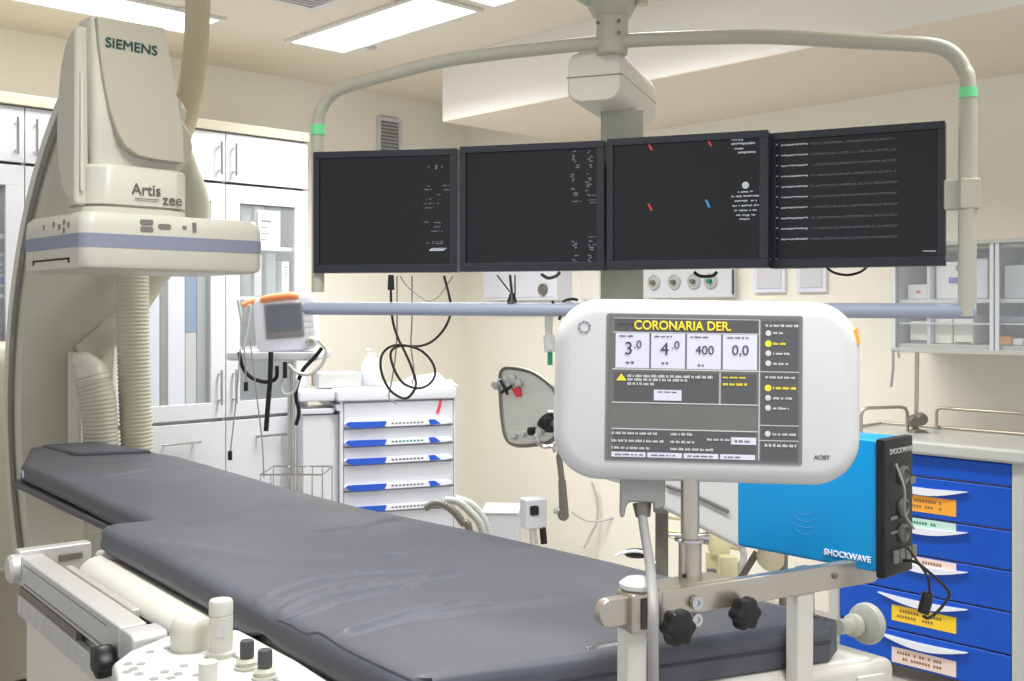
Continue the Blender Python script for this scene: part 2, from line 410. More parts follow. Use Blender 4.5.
# detector housing
dx0, dx1, dy0, dy1, dz0, dz1 = 1.03, 1.535, 2.6, 3.01, H+.103, H+.247
dh = MB()
R = []
for (o_, z) in ((.016, dz0), (.004, dz0+.006), (.0, dz0+.016), (.0, dz1-.035), (.003, dz1-.012), (.012, dz1)):
    R.append([(p[0], p[1], z) for p in rrect(dx0+o_, dx1-o_, dy0+o_, dy1-o_, .032)])
d_ = dh.loft(R).build('detector_housing', m['machine_light'], g)
MB().loft([[(p[0], p[1], z) for p in rrect(dx0-.0015, dx1+.0015, dy0-.0015, dy1+.0015, .033)] for z in (dz0+.056, dz0+.090)]).build('stripe', m['stripe_blue'], d_)
f = MB()
for (x, z, a, b_) in ((1.194, .128, .034, .013), (1.194, .110, .034, .013), (1.242, .119, .034, .013)):
    MB().rbox(x-a/2, x+a/2, dz0+z-b_/2-.004, dz0+z+b_/2-.004, dy0-.002, dy0+.002, .005).build('button', m['mark_grey'], d_)
for s_, x in (('sq', 1.297), ('bar', 1.325)):
    f.box(x-.005, x+.005, dy0-.002, dy0+.002, dz0+(.104 if s_ == 'bar' else .112), dz0+(.130 if s_ == 'bar' else .120))
f.build('button_marks', m['mark_grey'], d_)
f = MB()
for (y, z, a) in ((2.68, .120, .012), (2.71, .128, .010), (2.74, .118, .012), (2.78, .126, .009), (2.71, .108, .010), (2.85, .122, .006)):
    f.box(dx0-.0015, dx0+.001, y, y+a, dz0+z-.014, dz0+z)
f.build('symbols', m['mark_grey'], d_)
f = MB().box(dx0-.002, dx0+.001, 2.68, 2.93, dz0+.026, dz0+.031).box(dx0-.002, dx0+.001, 2.68, 2.688, dz0+.018, dz0+.031).box(dx0-.002, dx0+.001, 2.922, 2.93, dz0+.018, dz0+.031)
f.build('slot', m['line_dark'], d_)
# neck ring between housing and head
cx, cy = 1.215, 2.78
f = MB(); R = []
for (o_, z) in ((.0, .247), (.0, .262), (.010, .266), (.010, .268), (.0, .270), (.0, .362), (.006, .370)):
    R.append([(p[0], p[1], H+z) for p in rrect(1.055+o_, 1.335-o_, 2.622+o_, 2.80-o_, .065, 8)])
nr = f.loft(R).build('neck_ring', m['machine_light'], g)
# head column: front plate leans, tall rounded housing
f = MB(); R = []
for z, xa, xb, yf in ((.362, 1.075, 1.305, 2.64), (.42, 1.072, 1.308, 2.635), (.46, 1.070, 1.300, 2.625), (.52, 1.068, 1.29, 2.62), (.60, 1.066, 1.272, 2.62), (.68, 1.064, 1.262, 2.62), (.725, 1.064, 1.248, 2.622), (.738, 1.068, 1.244, 2.63)):
    R.append([(p[0], p[1], H+z) for p in rrect(xa, xb, yf, 2.735, .018, 4)])
f.loft(R).build('head_column', m['machine_light'], g)
# proud darker front plate with curved lower corner
f = MB(); P = [(1.070, .731), (1.246, .735)]
P += [(1.262, .66), (1.274, .60), (1.290, .52), (1.300, .455), (1.300, .415)]
P += [(1.302, .388), (1.22, .390), (1.175, .395), (1.142, .415), (1.120, .45), (1.100, .51), (1.086, .58), (1.075, .66)]
fp = f.prism([(a, H+b_) for a, b_ in P], 2.607, 2.64, 'y').build('front_plate', m['machine_dark'], g, .004)
text_mesh('SIEMENS', .034, frame(V(1.089, 2.605, .659), (1, 0, 0)), 'lettering', m['teal_text'], fp, bold=.0005, fit=.136)
text_mesh('Artis', .041, frame(V(1.163, 2.6195, .2985), (1, 0, 0)), 'lettering', m['text_grey'], nr, bold=.0003, fit=.078)
text_mesh('zee', .040, frame(V(1.246, 2.6195, .277), (1, 0, 0)), 'lettering', m['text_grey'], nr, bold=.0003, fit=.054)
MB().box(1.172, 1.236, 2.617, 2.619, H+.287, H+.289).build('underline', m['text_grey'], nr)
# rounded side cheek with groove and light strip
f = MB(); P = []
for i in range(25):
    a = PI/2+PI*i/24; P.append((2.74+.0+(-.10)*math.sin(a-PI/2)*0, 0))
cheek = []
for (y, z) in ((2.655, .715), (2.685, .708), (2.725, .682), (2.757, .63), (2.778, .55), (2.786, .46), (2.778, .385), (2.755, .32), (2.71, .276), (2.66, .262)):
    cheek.append((y, H+z))
MB().prism(cheek, 1.035, 1.072, 'x').build('side_cheek', m['machine'], g, .012, 3)
MB().box(1.046, 1.054, 2.650, 2.656, H+.30, H+.60).build('side_strip', m['machine_light'], g, .002)
# link from head to arm (behind the head)
MB().box(1.16, 1.30, 2.72, 3.0, H+.28, H+.66).build('head_back', m['machine_dark'], g, .02, 3)
MB().tube([V(1.30, 2.75, .45), V(1.38, 2.93, .50), V(1.45, 3.15, .55), V(1.45, 3.42, .58)], [.085, .09, .10], 16).build('arm_link', m['machine_dark'], g)
# swan-neck cable guide on the right of the arm
pts = [(160, 90, 3.6), (170, 125, 3.7), (182, 165, 3.78), (193, 205, 3.85), (184, 240, 3.87), (158, 268, 3.87), (138, 298, 3.86), (112, 332, 3.79), (84, 352, 3.68)]
MB().tube([at(*p) for p in pts], [.022, .040, .052, .062, .060, .056, .054, .052, .035], 16, flat=.8, smooth=5).build('swan_neck', m['machine'], g)
MB().tube([at(164, 92, 3.2), at(172, 112, 3.2), at(170, 142, 3.2)], [.02, .042, .024], 14, smooth=4).build('hinge_cap', m['machine'], g)
MB().tube([at(73, 358, 3.60), at(82, 362, 3.61), at(90, 371, 3.62), at(94, 382, 3.62)], [.018, .040, .054, .060], 18, smooth=5).build('hose_cuff', m['machine_light'], g)
def corrugated(pts, r, pitch=.0135):
    P = spline([Vector(p) for p in pts], 8); L = [0]
    for i in range(1, len(P)): L.append(L[-1]+(P[i]-P[i-1]).length)
    n = int(L[-1]/pitch)*4; Q = []; rr = []
    for i in range(n+1):
        u = L[-1]*i/n; k = max(j for j in range(len(L)) if L[j] <= u+1e-9); k = min(k, len(L)-2)
        t_ = (u-L[k])/max(L[k+1]-L[k], 1e-9); Q.append(P[k].lerp(P[k+1], t_)); rr.append(r*(1+.045*math.cos(i*PI/2)))
    mb = MB(); rings = []; up = Vector((0, 1, 0))
    for i, p in enumerate(Q):
        tt = (Q[min(i+1, n)]-Q[max(i-1, 0)]).normalized(); x = tt.cross(up).normalized(); up = x.cross(tt).normalized()
        rings.append([p+x*rr[i]*math.cos(2*PI*j/20)+up*rr[i]*math.sin(2*PI*j/20) for j in range(20)])
    return mb.loft(rings)
corrugated([at(133, 262, 3.70), at(133, 330, 3.70), at(135, 400, 3.70), at(138, 470, 3.70), at(140, 560, 3.70)], .054).build('corrugated_hose', m['hose'], g, ang=80)
MB(frame(at(67, 311, 3.70), (CS, -SN, 0))).rbox(0, .048, -1.05, -.142, 0, .05, .012, .006).build('cable_duct', m['machine_light'], g)
corrugated([at(92, 376, 3.62), at(98, 400, 3.62), at(101, 440, 3.62), at(102, 500, 3.62), at(102, 560, 3.62)], .058).build('corrugated_hose', m['hose'], g, ang=80)
MB().tube([at(200, -70, 3.45), at(198, 0, 3.45), at(196, 45, 3.45), at(191, 88, 3.43), at(184, 120, 3.42), at(172, 150, 3.36)], .040, 18, smooth=6).build('ceiling_hose', m['tube_tan'], g)
# floor stand behind the arm
f = MB(); f.loft([[(p[0], p[1], H+z) for p in rrect(.55+o_, 1.56-o_, 4.02+o_, 4.40-o_, .05)] for (z, o_) in ((-1.20, 0), (-.20, 0), (-.14, .02), (-.118, .05))]).build('stand_body', m['machine'], g)
MB().loft([[(p[0], p[1], H+z) for p in rrect(.52, 1.60, 3.98, 4.41, .05)] for z in (-1.33, -.92)]).build('stand_skirt', m['machine_dark'], g, .006)
MB().box(.6, 1.5, 4.05, 4.38, 0, .03).build('plinth', m['gap'], g)

# ================================================================ patient table
sdir = (cw(.62, -.785, 0)-cw(0, 0, 0)).normalized(); TO = cw(-.844, 2.196, 0)
TM = frame(TO, sdir)                       # x runs to the foot end, y across to the far side, z is height
def TP(s, w_, z): return TM @ Vector((s, w_, z))
TMi = TM.inverted()
def st(px, py, zr=-.45):
    p = TMi @ atz(px, py, zr); return p.x, p.y
t = thing('operating_table', 'white operating table body with side rails under the dark grey mattress', 'table', TP(.6, .3, -H))
T = t
f = SB(TM); f.prism([(-.12, .03), (.6, .03), (1.32, .03), (1.34, .12), (1.34, .69), (.9, .69), (.6, .61), (-.12, .60)], -.60, -.508).build('table_top', m['table_white'], t, .012, 3)
f = MB(TM); f.prism([(-1.14, .085), (-.9, .09), (-.15, .10), (-.15, .52), (-1.34, .42), (-1.38, .25)], -.522, -.506).build('head_plate', m['carbon'], t, .004)
MB(TM).rbox(-.10, 1.10, -.80, -.60, .02, .60, .02).build('table_frame', m['table_white'], t, .01)
MB(TM).box(-.165, .95, -.114, .02, -.625-.70, -.600).build('skirt', m['table_white'], t, .01)
MB(TM).box(.1, 1.1, .1, .55, -H+.02, -.80).build('pedestal', m['table_white'], t, .02)
MB(TM).box(-.1, 1.3, .0, .62, -H, -H+.04).build('base_plate', m['cart_grey'], t, .01)
# long white roller cover beside the mattress
f = MB(TM); P = []
for i in range(13):
    a = PI*i/12; P.append((-.006+.044*math.cos(a), -.545+.036*math.sin(a)))
f.prism(P[::-1], -.02, 1.08, 'x').build('roller_cover', m['table_white'], t, .004)
# outer accessory rails
def rail(name, w0, w1, z0, z1, s0, s1, mt='aluminium', bev=.004): return MB(TM).box(s0, s1, w0, w1, z0, z1).build(name, m[mt], t, bev)
r1 = rail('side_rail', -.128, -.082, -.580, -.518, -.155, .485)
MB(TM).box(-.12, .42, -.1285, -.1275, -.572, -.568).box(-.12, .42, -.1285, -.1275, -.532, -.530).build('rail_groove', m['gap'], r1)
r2 = rail('scale_rail', -.133, -.118, -.640, -.598, -.155, .50)
f = MB(TM)
for i in range(11): f.box(-.12+i*.055, -.1185+i*.055, -.1338, -.133, -.634, -.606)
f.build('scale_marks', m['vent_grey'], r2)
MB(TM).box(-.15, .25, -.129, -.118, -.598, -.580).build('rail_insert', m['rail_grey'], r2)
rail('inner_rail', -.066, -.050, -.556, -.528, -.05, .36)
rail('middle_rail', -.080, -.068, -.575, -.540, -.10, .42)
f = MB(TM).box(-.04, .34, -.0668, -.0655, -.546, -.540); f.build('inner_slot', m['gap'], t)
MB(TM).box(-.19, -.155, -.13, .02, -.580, -.508).build('end_bracket', m['aluminium'], t, .004)
MB(TM).box(-.155, -.150, -.05, -.0, -.54, -.525).build('bracket_bolts', m['rail_grey'], t, .003)
MB(TM).lathe([(0, 0), (.024, 0), (.03, .006), (.03, .028), (.024, .034), (0, .034)], (-.165, -.150, -.545), axis=(0, 1, 0)).build('pivot', m['aluminium'], t)
MB(TM).rbox(.487, .55, -.61, -.518, -.128, -.070, .014, .004).build('rail_clamp', m['aluminium'], t)
def star_knob(parent, M, r, th, name='star_knob', mt='black_plastic', lobes=6):
    mb = MB(M); R = []
    for (k, h) in ((.80, 0), (.95, .12), (1, .3), (1, .75), (.93, .92), (.75, 1)):
        R.append([(r*k*(1+.10*math.cos(lobes*2*PI*j/48))*math.cos(2*PI*j/48), -h*th, r*k*(1+.10*math.cos(lobes*2*PI*j/48))*math.sin(2*PI*j/48)) for j in range(48)])
    return mb.loft(R).build(name, m[mt], parent)
k = star_knob(t, frame(TP(.462, -.132, -.575), TM.to_3x3() @ Vector((1, 0, 0))), .026, .03, 'clamp_knob', lobes=5)
MB(TM).cyl((.568, -.09, -.545), (.568, -.09, -.528), .007).cyl((.568, -.09, -.585), (.568, -.09, -.545), .009).build('stop_screw', m['black_plastic'], t)
MB(TM).rbox(-.08, .03, -.66, -.508, .0, .10, .02, .01).build('corner_block', m['table_white'], t)
# foot end housing with a dark opening and hand wheel
fe = SB(TM).box(1.22, 1.345, .03, .718, -.76, -.5125).build('foot_housing', m['table_white'], t, .014, 3)
SB(TM).box(1.3445, 1.3465, .645, .690, -.66, -.565).build('socket_recess', m['line_dark'], fe)
SB(TM).box(1.345, 1.350, .645, .692, -.56, -.530).build('socket_cover', m['table_white'], fe, .003)
f = SB(TM)
for s_ in (.30, .56): f.lathe([(0, 0), (.008, 0), (.008, .004), (.006, .005), (.005, .003), (0, .003)], (1.345, s_, -.535), axis=(1, 0, 0), n=16)
f.build('screws', m['chrome'], fe)
hw = at(846, 625, 1.72)
ax = (at(873, 622, 1.74)-at(846, 625, 1.70)).normalized()
f = MB().lathe([(.008, 0), (.012, .0), (.012, .03), (.018, .034), (.018, .045)], at(838, 627, 1.69), axis=ax).build('wheel_shaft', m['machine_light'], t)
MB().lathe([(0, .0), (.024, 0), (.031, .004), (.033, .01), (.033, .016), (.030, .021), (.012, .022), (0, .022)], at(862, 624, 1.71), axis=ax).build('hand_wheel', m['knob_grey'], t)
# control panel hooked on the rail
CPz = -.478
cp = thing('control_panel', 'white tableside control panel with joysticks and button symbols, bottom edge', 'control panel', TP(.84, -.16, -.62))
P = [st(p[0], p[1], CPz) for p in ((112, 662), (128, 650), (172, 632), (240, 628), (300, 660), (370, 705), (330, 800), (170, 760), (120, 700))]
f = MB(TM).prism(P[::-1], CPz-.05, CPz).build('panel_body', m['housing_white'], cp, .010, 3)
f = MB(TM)
for (px, py, a) in ((128, 664, .4), (134, 669, .4), (139, 674, .4), (127, 672, .4), (141, 664, .4), (184, 666, .2), (165, 672, .2), (171, 678, .2), (197, 675, .2), (154, 679, .2), (178, 674, .2), (150, 652, .2), (168, 648, .2)):
    s_, w_ = st(px, py, CPz); MB(TM).lathe([(0, 0), (.006, 0), (.006, .0008), (.0035, .0009), (0, .0009)], (s_, w_, CPz), n=14).build('button', m['bracket_grey'], cp)
def on(px, py): s_, w_ = st(px, py, CPz); return (s_, w_, CPz)
kx = MB(TM).lathe([(0, 0), (.026, 0), (.027, .004), (.027, .030), (.024, .040), (.018, .046), (0, .048)], on(190, 648)).build('round_knob', m['machine_light'], cp)
f = MB(TM).lathe([(.020, 0), (.021, .006), (.016, .008), (.0165, .055), (.0150, .0565), (.0165, .058), (.0165, .074), (.015, .077), (0, .077)], on(221, 655)).build('tall_joystick', m['machine_light'], cp)
q = on(221, 655); vdir = (TMi.to_3x3() @ (Vector((0, 0, H))-TM @ Vector(q))); vdir.z = 0; vdir.normalize()
MJ = frame(TM @ Vector(q), (TM.to_3x3() @ Vector((-vdir.y, vdir.x, 0))))
MB(MJ).rbox(-.006, .008, .030, .048, -.0185, -.012, .005).build('finger_pad', m['vent_grey'], f)
for i, (px, py) in enumerate(((247, 668), (265, 678))):
    f = MB(TM).lathe([(.016, 0), (.017, .004), (.013, .005), (.013, .009), (.015, .010), (.012, .014), (0, .014)], on(px, py)).build('joystick_base', m['machine_light'], cp)
    x, y, z = on(px, py)
    MB(TM).lathe([(.0088, .014), (.0095, .017), (.0095, .034), (.0085, .037), (0, .037)], (x, y, z)).build('joystick_cap', m['dark_cap'], f)
x, y, z = on(208, 685)
MB(TM).lathe([(.016, 0), (.012, .004), (.012, .03), (0, .032)], (x, y, z)).build('short_joystick', m['machine_light'], cp)
MB(TM).cyl(on(232, 655), on(330, 712), .0028, n=8).build('panel_seam', m['bracket_grey'], cp)

# ---------------------------------------------------------------- mattress
def near_w(s):
    if s < -1.13: return .11+(-1.13-s)*.30
    if s < -.03: return .105
    return 0.0
def far_w(s):
    T_ = [(-1.46, .40), (-1.36, .44), (-1.2, .49), (-.97, .535), (-.5, .535), (-.2, .535), (0, .54), (.15, .548), (.5, .60), (.86, .632), (1.25, .645), (1.40, .645)]
    for (a, b_), (c, d) in zip(T_, T_[1:]):
        if s <= c: return b_+(d-b_)*max(0, (s-a)/(c-a))
    return T_[-1][1]
folds = []
def fold(pts, amp, wid): folds.append(([Vector(st(*p)) for p in pts], amp, wid))
fold([(268, 604), (283, 592), (312, 580), (362, 573), (420, 571)], .0030, .010)
fold([(288, 612), (306, 598), (345, 584), (395, 579)], -.0026, .010)
fold([(302, 618), (318, 604), (352, 593), (408, 586), (470, 575)], .0036, .010)
fold([(318, 622), (340, 611), (372, 603), (420, 592)], -.0030, .012)
fold([(322, 626), (352, 610), (400, 598), (430, 586)], .0030, .009)
fold([(384, 650), (420, 630), (448, 618), (486, 611), (512, 612)], .0030, .010)
fold([(395, 655), (440, 632), (500, 622)], -.0022, .018)
fold([(505, 618), (560, 606), (640, 590)], .0016, .03)
fold([(60, 466), (100, 463), (150, 460)], -.003, .014)
fold([(100, 478), (150, 469), (240, 465)], .002, .02)
fold([(320, 531), (372, 525), (420, 514)], -.0026, .016)
fold([(370, 508), (410, 505), (455, 509)], .003, .025)
fold([(400, 520), (450, 521), (520, 545)], -.002, .03)
fold([(150, 545), (260, 560), (330, 560)], .0015, .05)
fold([(200, 520), (300, 510), (380, 520)], .002, .05)
fold([(380, 552), (402, 553)], .003, .014)
def zoff(s, w_):
    z = 0; p = Vector((s, w_))
    for pts, amp, wid in folds:
        best = 9
        for a, b_ in zip(pts, pts[1:]):
            d = b_-a; u = max(0, min(1, (p-a).dot(d)/max(d.length_squared, 1e-9))); dd = (p-a-d*u).length
            if dd < best: best = dd; 
        if best < 3*wid: z += amp*2.3*math.exp(-(best/(wid*.65))**2)
    n = noise.noise(Vector((s*3.1, w_*4.3, 1.7)))*.0055 + noise.noise(Vector((s*9+w_*4, w_*7, 4)))*.0011
    return z+n
def mattress():
    mb = SB(TM); S = []
    s = -1.475
    while s < -.035: S.append(s); s += .012
    S += [-.032, -.028]
    s = -.02
    while s < 1.325: S.append(s); s += .007
    S.append(1.335)
    rings = []
    for s in S:
        a, b_ = near_w(s), far_w(s)
        # foot end runs slightly oblique: nearer corner sits back
        zt, zb = -.450, -.505
        e = 0
        if s < -1.455: e = .012
        sag = .012*math.exp(-((s-.66)/.07)**2) - .013*math.exp(-((s-.80)/.05)**2)
        prof = [(b_-.02, zb), (b_-.003, zb+.008), (b_, zb+.03), (b_-.004, zt-.008), (b_-.014, zt-.001)]
        N = 84
        prof += [(b_-.03+(a+.03-(b_-.03))*i/N, zt) for i in range(N+1)]
        prof += [(a+.014, zt-.002), (a+.005, zt-.008), (a+.001, zt-.016), (a+.003, zt-.024), (a-.001, zt-.034), (a, zb+.008-sag*.6), (a+.008, zb-sag)]
        r = []
        for j, (w_, z) in enumerate(prof):
            so = s
            top = z >= zt-.0005
            pass
            zz = z
            if 0 < s and j >= 5: zz += zoff(s, w_) if top else zoff(s, w_)*.8*(z-zb)/(zt-zb)
            elif j >= 5: zz += (zoff(s, w_))*(1 if top else .5)
            ww = w_
            # soften head and foot ends
            u = min(1, (s-S[0])/.02); v_ = min(1, (S[-1]-s)/.012)
            zz -= (1-math.sqrt(max(0, 1-(1-u)**2)))*.014*(1 if top else 0) + (1-math.sqrt(max(0, 1-(1-v_)**2)))*.010*(1 if top else 0)
            # rounded foot corners
            q = max(0, (s-(1.335-.04))/.04)
            if q > 0: ww = min(ww, b_-.035*(1-math.sqrt(max(0, 1-q*q)))); ww = max(ww, a+.03*(1-math.sqrt(max(0, 1-q*q))))
            r.append((so, ww, zz))
        rings.append(r)
    mb.loft(rings)
    return mb
mt_ = thing('table_mattress', 'long dark grey wrinkled mattress lying on the white operating table', 'mattress', TP(.1, .3, -.51))
mattress().build('mattress_cover', m['pad'], mt_, ang=70)
# second layer at the head and stitched seams
hp = MB(TM); R = []
hp.prism([(-1.18, .28), (-1.10, .49), (-1.36, .435), (-1.44, .40), (-1.46, .245)], -.46, -.441).build('head_cushion', m['pad'], mt_, .009, 3)
sm = MB(); P = [Vector((p[0], p[1])) for p in ((278, 620), (290, 625), (300, 631), (308, 634), (318, 633), (328, 638), (345, 649), (375, 664), (412, 681), (450, 700))]
def side_pt(px, py):     # hits the near side of the mattress (plane y = const in table frame)
    o_ = TMi @ Vector((0, 0, H)); d = (TMi.to_3x3() @ (at(px, py, 1)-Vector((0, 0, H)))); u = (-.004-o_.y)/d.y; return TM @ (o_+d*u)
sm.tube([side_pt(*p) for p in P], .0022, 6, smooth=3).build('side_seam', m['pad_seam'], mt_)
SB(TM).tube([(1.3345, .06, -.478), (1.3355, .35, -.478), (1.3355, .61, -.478)], .0022, 6).build('foot_seam', m['pad_seam'], mt_)
MB(TM).box(-1.10, -1.085, .1025, .1055, -.490, -.470).build('care_label', m['mark_white'], mt_)
hl = MB(TM)
# ================================================================ bracket rail over the foot end
RA, RB = cw(.105, 1.31, -.375), cw(.535, 1.555, -.378)
RM = frame(RA, RB-RA); RL = (RB-RA).length
b = thing('bracket_rail', 'steel clamp rail on white posts across the foot end of the mattress', 'rail', cw(.3, 1.42, -.56))
f = MB(RM); f.prism([(p[0], p[1]) for p in rrect(0, RL, -.0175, .0175, .016)], -.008, .008, 'y').build('rail_bar', m['steel'], b, .002)
def rx(px):     # rail coordinate seen at a pixel column
    Mi = RM.inverted(); o_ = Mi @ Vector((0, 0, H)); d = Mi.to_3x3() @ (at(px, 600, 1)-Vector((0, 0, H))); u = -o_.y/d.y; return (o_+d*u).x
for px, zl, nm in ((635, -.42, 'post'), (803, -.145, 'post')):
    x = rx(px); MB(RM).box(x-.0155, x+.0155, -.006, .018, zl, -.017 if px > 700 else -.019).build('post', m['table_white'], b, .003)
x = rx(835); MB(RM).box(x-.013, x+.013, .05, .07, -.13, .0).build('rear_post', m['steel'], b, .003)
x = rx(640); cl = MB(RM).box(x-.024, x+.024, -.018, .02, -.028, .022).build('end_clamp', m['steel'], b, .004)
MB(RM).box(x-.012, x+.0, -.0195, -.018, -.022, .016).build('clamp_slot', m['brown_dark'], cl)
MB(RM).lathe([(.02, 0), (.024, .003), (.024, .008), (.016, .014), (0, .017)], (x, .004, .022)).build('clamp_cap', m['housing_white'], b)
MB(RM).box(-.028, .02, -.02, -.016, -.036, -.031).build('release_tab', m['chrome'], b, .001)
for px in (830,):
    MB(RM).lathe([(0, 0), (.004, 0), (.004, .003), (0, .004)], (rx(px), -.008, .002), axis=(0, -1, 0), n=12).build('bolt', m['rail_grey'], b)
star_knob(b, RM @ Matrix.Translation((rx(732), -.014, -.022)), .0205, .022)
MB(RM).cyl((rx(732), -.016, -.022), (rx(732), .0, -.008), .006, n=10).build('knob_stem', m['black_plastic'], b)
MB(RM).box(rx(665), rx(735), .008, .05, .012, .017).build('rail_shelf', m['steel'], b, .002)

# ================================================================ injector control screen on its pole
sc = thing('injector_touchscreen', 'white round-cornered touchscreen reading CORONARIA DER. on a steel pole', 'screen', cw(.235, 1.40, -.42))
AC = at(706, 391, 1.415)
AX = (at(857, 391, 1.40)-at(553, 391, 1.432)).normalized()
AMt = frame(AC, AX, Vector((0, 0, 1)))
tilt = Matrix.Rotation(math.radians(-3), 4, 'X') @ Matrix.Rotation(math.radians(1.2), 4, 'Y')
AMt = AMt @ tilt
h = MB(AMt).rbox(-.203, .203, -.122, .122, -.01, .055, .062, .022, 10).build('housing', m['housing_white'], sc)
MB(AMt).rbox(-.17, .17, -.10, .10, .05, .085, .05, .02, 8).build('rear_cover', m['machine_light'], sc)
bz = MB(AMt).rbox(-.1335, .1245, -.0945, .1015, -.0112, -.004, .003).build('screen_frame', m['lcd_frame'], sc)
MB(AMt).rbox(-.130, .121, -.091, .098, -.0118, -.008, .002).build('screen', m['lcd_bg'], sc)
S_ = MB  # screen content, u in 0..1 from the left, v in 0..1 from the top
def U(u): return -.130+.251*u
def W(v): return .098-.189*v
def srect(mb, u0, v0, u1, v1, k=0): mb.box(U(u0), U(u1), -.0122-k*.0003, -.0119, W(v1), W(v0)); return mb
dk = MB(AMt)
for r in ((.03, .02, .78, .105), (.03, .395, .575, .60), (.595, .395, .775, .60), (.03, .80, .775, .955), (.80, .02, .99, .365), (.80, .385, .99, .74), (.80, .755, .99, .845), (.80, .86, .99, .99)): srect(dk, *r)
dk.build('screen_dark_panels', m['lcd_dark'], sc)
for r, k_ in [((.035+i*.188, .118, .213+i*.188, .365), 0) for i in range(4)]+[((.24, .515, .385, .59), 2), ((.645, .835, .775, .885), 2)]+[((.02+i*.19, .955, .20+i*.19, .99), 1) for i in range(4)]:
    srect(MB(AMt), *r, k_).build('screen_field', m['lcd_light'], sc)
ln = MB(AMt)
for r in ((.02, .11, .785, .116), (.02, .37, .785, .378), (.02, .605, .785, .612), (.02, .79, .785, .797), (.787, .01, .792, .99), (.583, .385, .588, .605), (.79, .372, .995, .377), (.79, .745, .995, .750), (.79, .85, .995, .855), (.02, .012, .785, .016)): srect(ln, *r, 1)
ln.build('screen_lines', m['lcd_white'], sc)
def stext(txt, u, v, size, mt, sx=1, bold=0, k=3, fit=0): return text_mesh(txt, size, AMt @ Matrix.Translation((U(u), -.0122-k*.0003, W(v))), 'screen_text', m[mt], sc, bold, sx, fit=fit)
stext('CORONARIA DER.', .13, .092, .0165, 'lcd_yellow', 1.0, .0004, fit=.128)
stext('3', .08, .270, .024, 'lcd_ink'); stext('.0', .130, .225, .015, 'lcd_ink')
stext('4', .270, .270, .024, 'lcd_ink'); stext('.0', .330, .225, .015, 'lcd_ink')
stext('400', .455, .260, .0165, 'lcd_ink'); stext('0,0', .645, .260, .0185, 'lcd_ink')
random.seed(9)
def marks(mb, u0, u1, v, hgt, gap=.25):
    u = u0
    while u < u1:
        l = random.uniform(.012, .045); 
        # ragged letter-like ticks, none of them a character
        n = max(1, int(l/.007))
        for i in range(n):
            hh = hgt*random.uniform(.7, 1); srect(mb, u+i*.007, v-hh, min(u+i*.007+.0052, u1), v, 3)
        u += n*.007+.007
wh = MB(AMt)
for r in ((.10, .55, .43, .022), (.10, .42, .455, .020), (.10, .22, .485, .020), (.02, .25, .832, .018), (.02, .28, .885, .018), (.02, .22, .935, .018), (.33, .42, .832, .018), (.33, .46, .885, .018), (.33, .56, .935, .018), (.52, .75, .862, .016), (.82, .98, .06, .018), (.82, .98, .42, .016), (.86, .97, .815, .016), (.82, .98, .895, .022), (.86, .90, .11, .016), (.86, .92, .255, .016), (.86, .93, .325, .016), (.86, .93, .565, .016), (.86, .95, .635, .016)): marks(wh, *r)
for v in (.105, .245, .315, .555, .625, .805): MB(AMt).lathe([(0, 0), (.0038, 0), (.0038, .0006), (0, .0008)], (U(.835), -.0122, W(v)), axis=(0, -1, 0), n=14).build('option_dot', m['lcd_white'], sc)
wh.build('screen_print', m['lcd_white'], sc)
ye = MB(AMt)
for r in ((.60, .72, .425, .012), (.60, .73, .475, .018), (.86, .92, .185, .016), (.86, .97, .495, .018)): marks(ye, *r)
for v in (.178, .487): MB(AMt).lathe([(0, 0), (.0044, 0), (.0044, .0006), (0, .0008)], (U(.835), -.0122, W(v)), axis=(0, -1, 0), n=14).build('option_dot', m['lcd_yellow'], sc)
MB(AMt).prism([(U(.04), W(.455)), (U(.095), W(.455)), (U(.0675), W(.405))], -.0128, -.0122, 'y').build('warning_triangle', m['lcd_yellow'], sc)
ye.build('screen_yellow_marks', m['lcd_yellow'], sc)
ik = MB(AMt)
for r in ((.055, .11, .145, .010), (.24, .33, .145, .010), (.43, .52, .145, .010), (.62, .73, .145, .010), (.09, .13, .335, .016), (.28, .32, .335, .016), (.47, .50, .345, .016), (.26, .34, .535, .010), (.04, .19, .978, .010), (.23, .36, .978, .010), (.42, .56, .978, .010), (.61, .70, .978, .010), (.665, .74, .87, .018), (.05, .12, .062, .010)): marks(ik, *r)
ik.build('screen_ink_marks', m['lcd_ink'], sc)
lg = MB(AMt)
for i in range(8):
    a = 2*PI*i/8; lg.tube([(-.163+.0075*math.cos(a+u*.7)*(1-.04*u), -.0108, .083+.0075*math.sin(a+u*.7)*(1-.04*u)) for u in (0, .4, .8)], .0011, 6)
lg.build('round_emblem', m['stripe_blue'], sc)
ps = MB(AMt); 
text_mesh('ACIST', .0075, AMt @ Matrix.Translation((.140, -.0102, -.086)), 'lettering', m['text_grey'], sc, .0002, 1)
MB(AMt).prism([(.192, .085), (.197, .088), (.201, .066), (.196, .065)], -.004, .012, 'y').build('status_light', m['orange'], sc, .001)
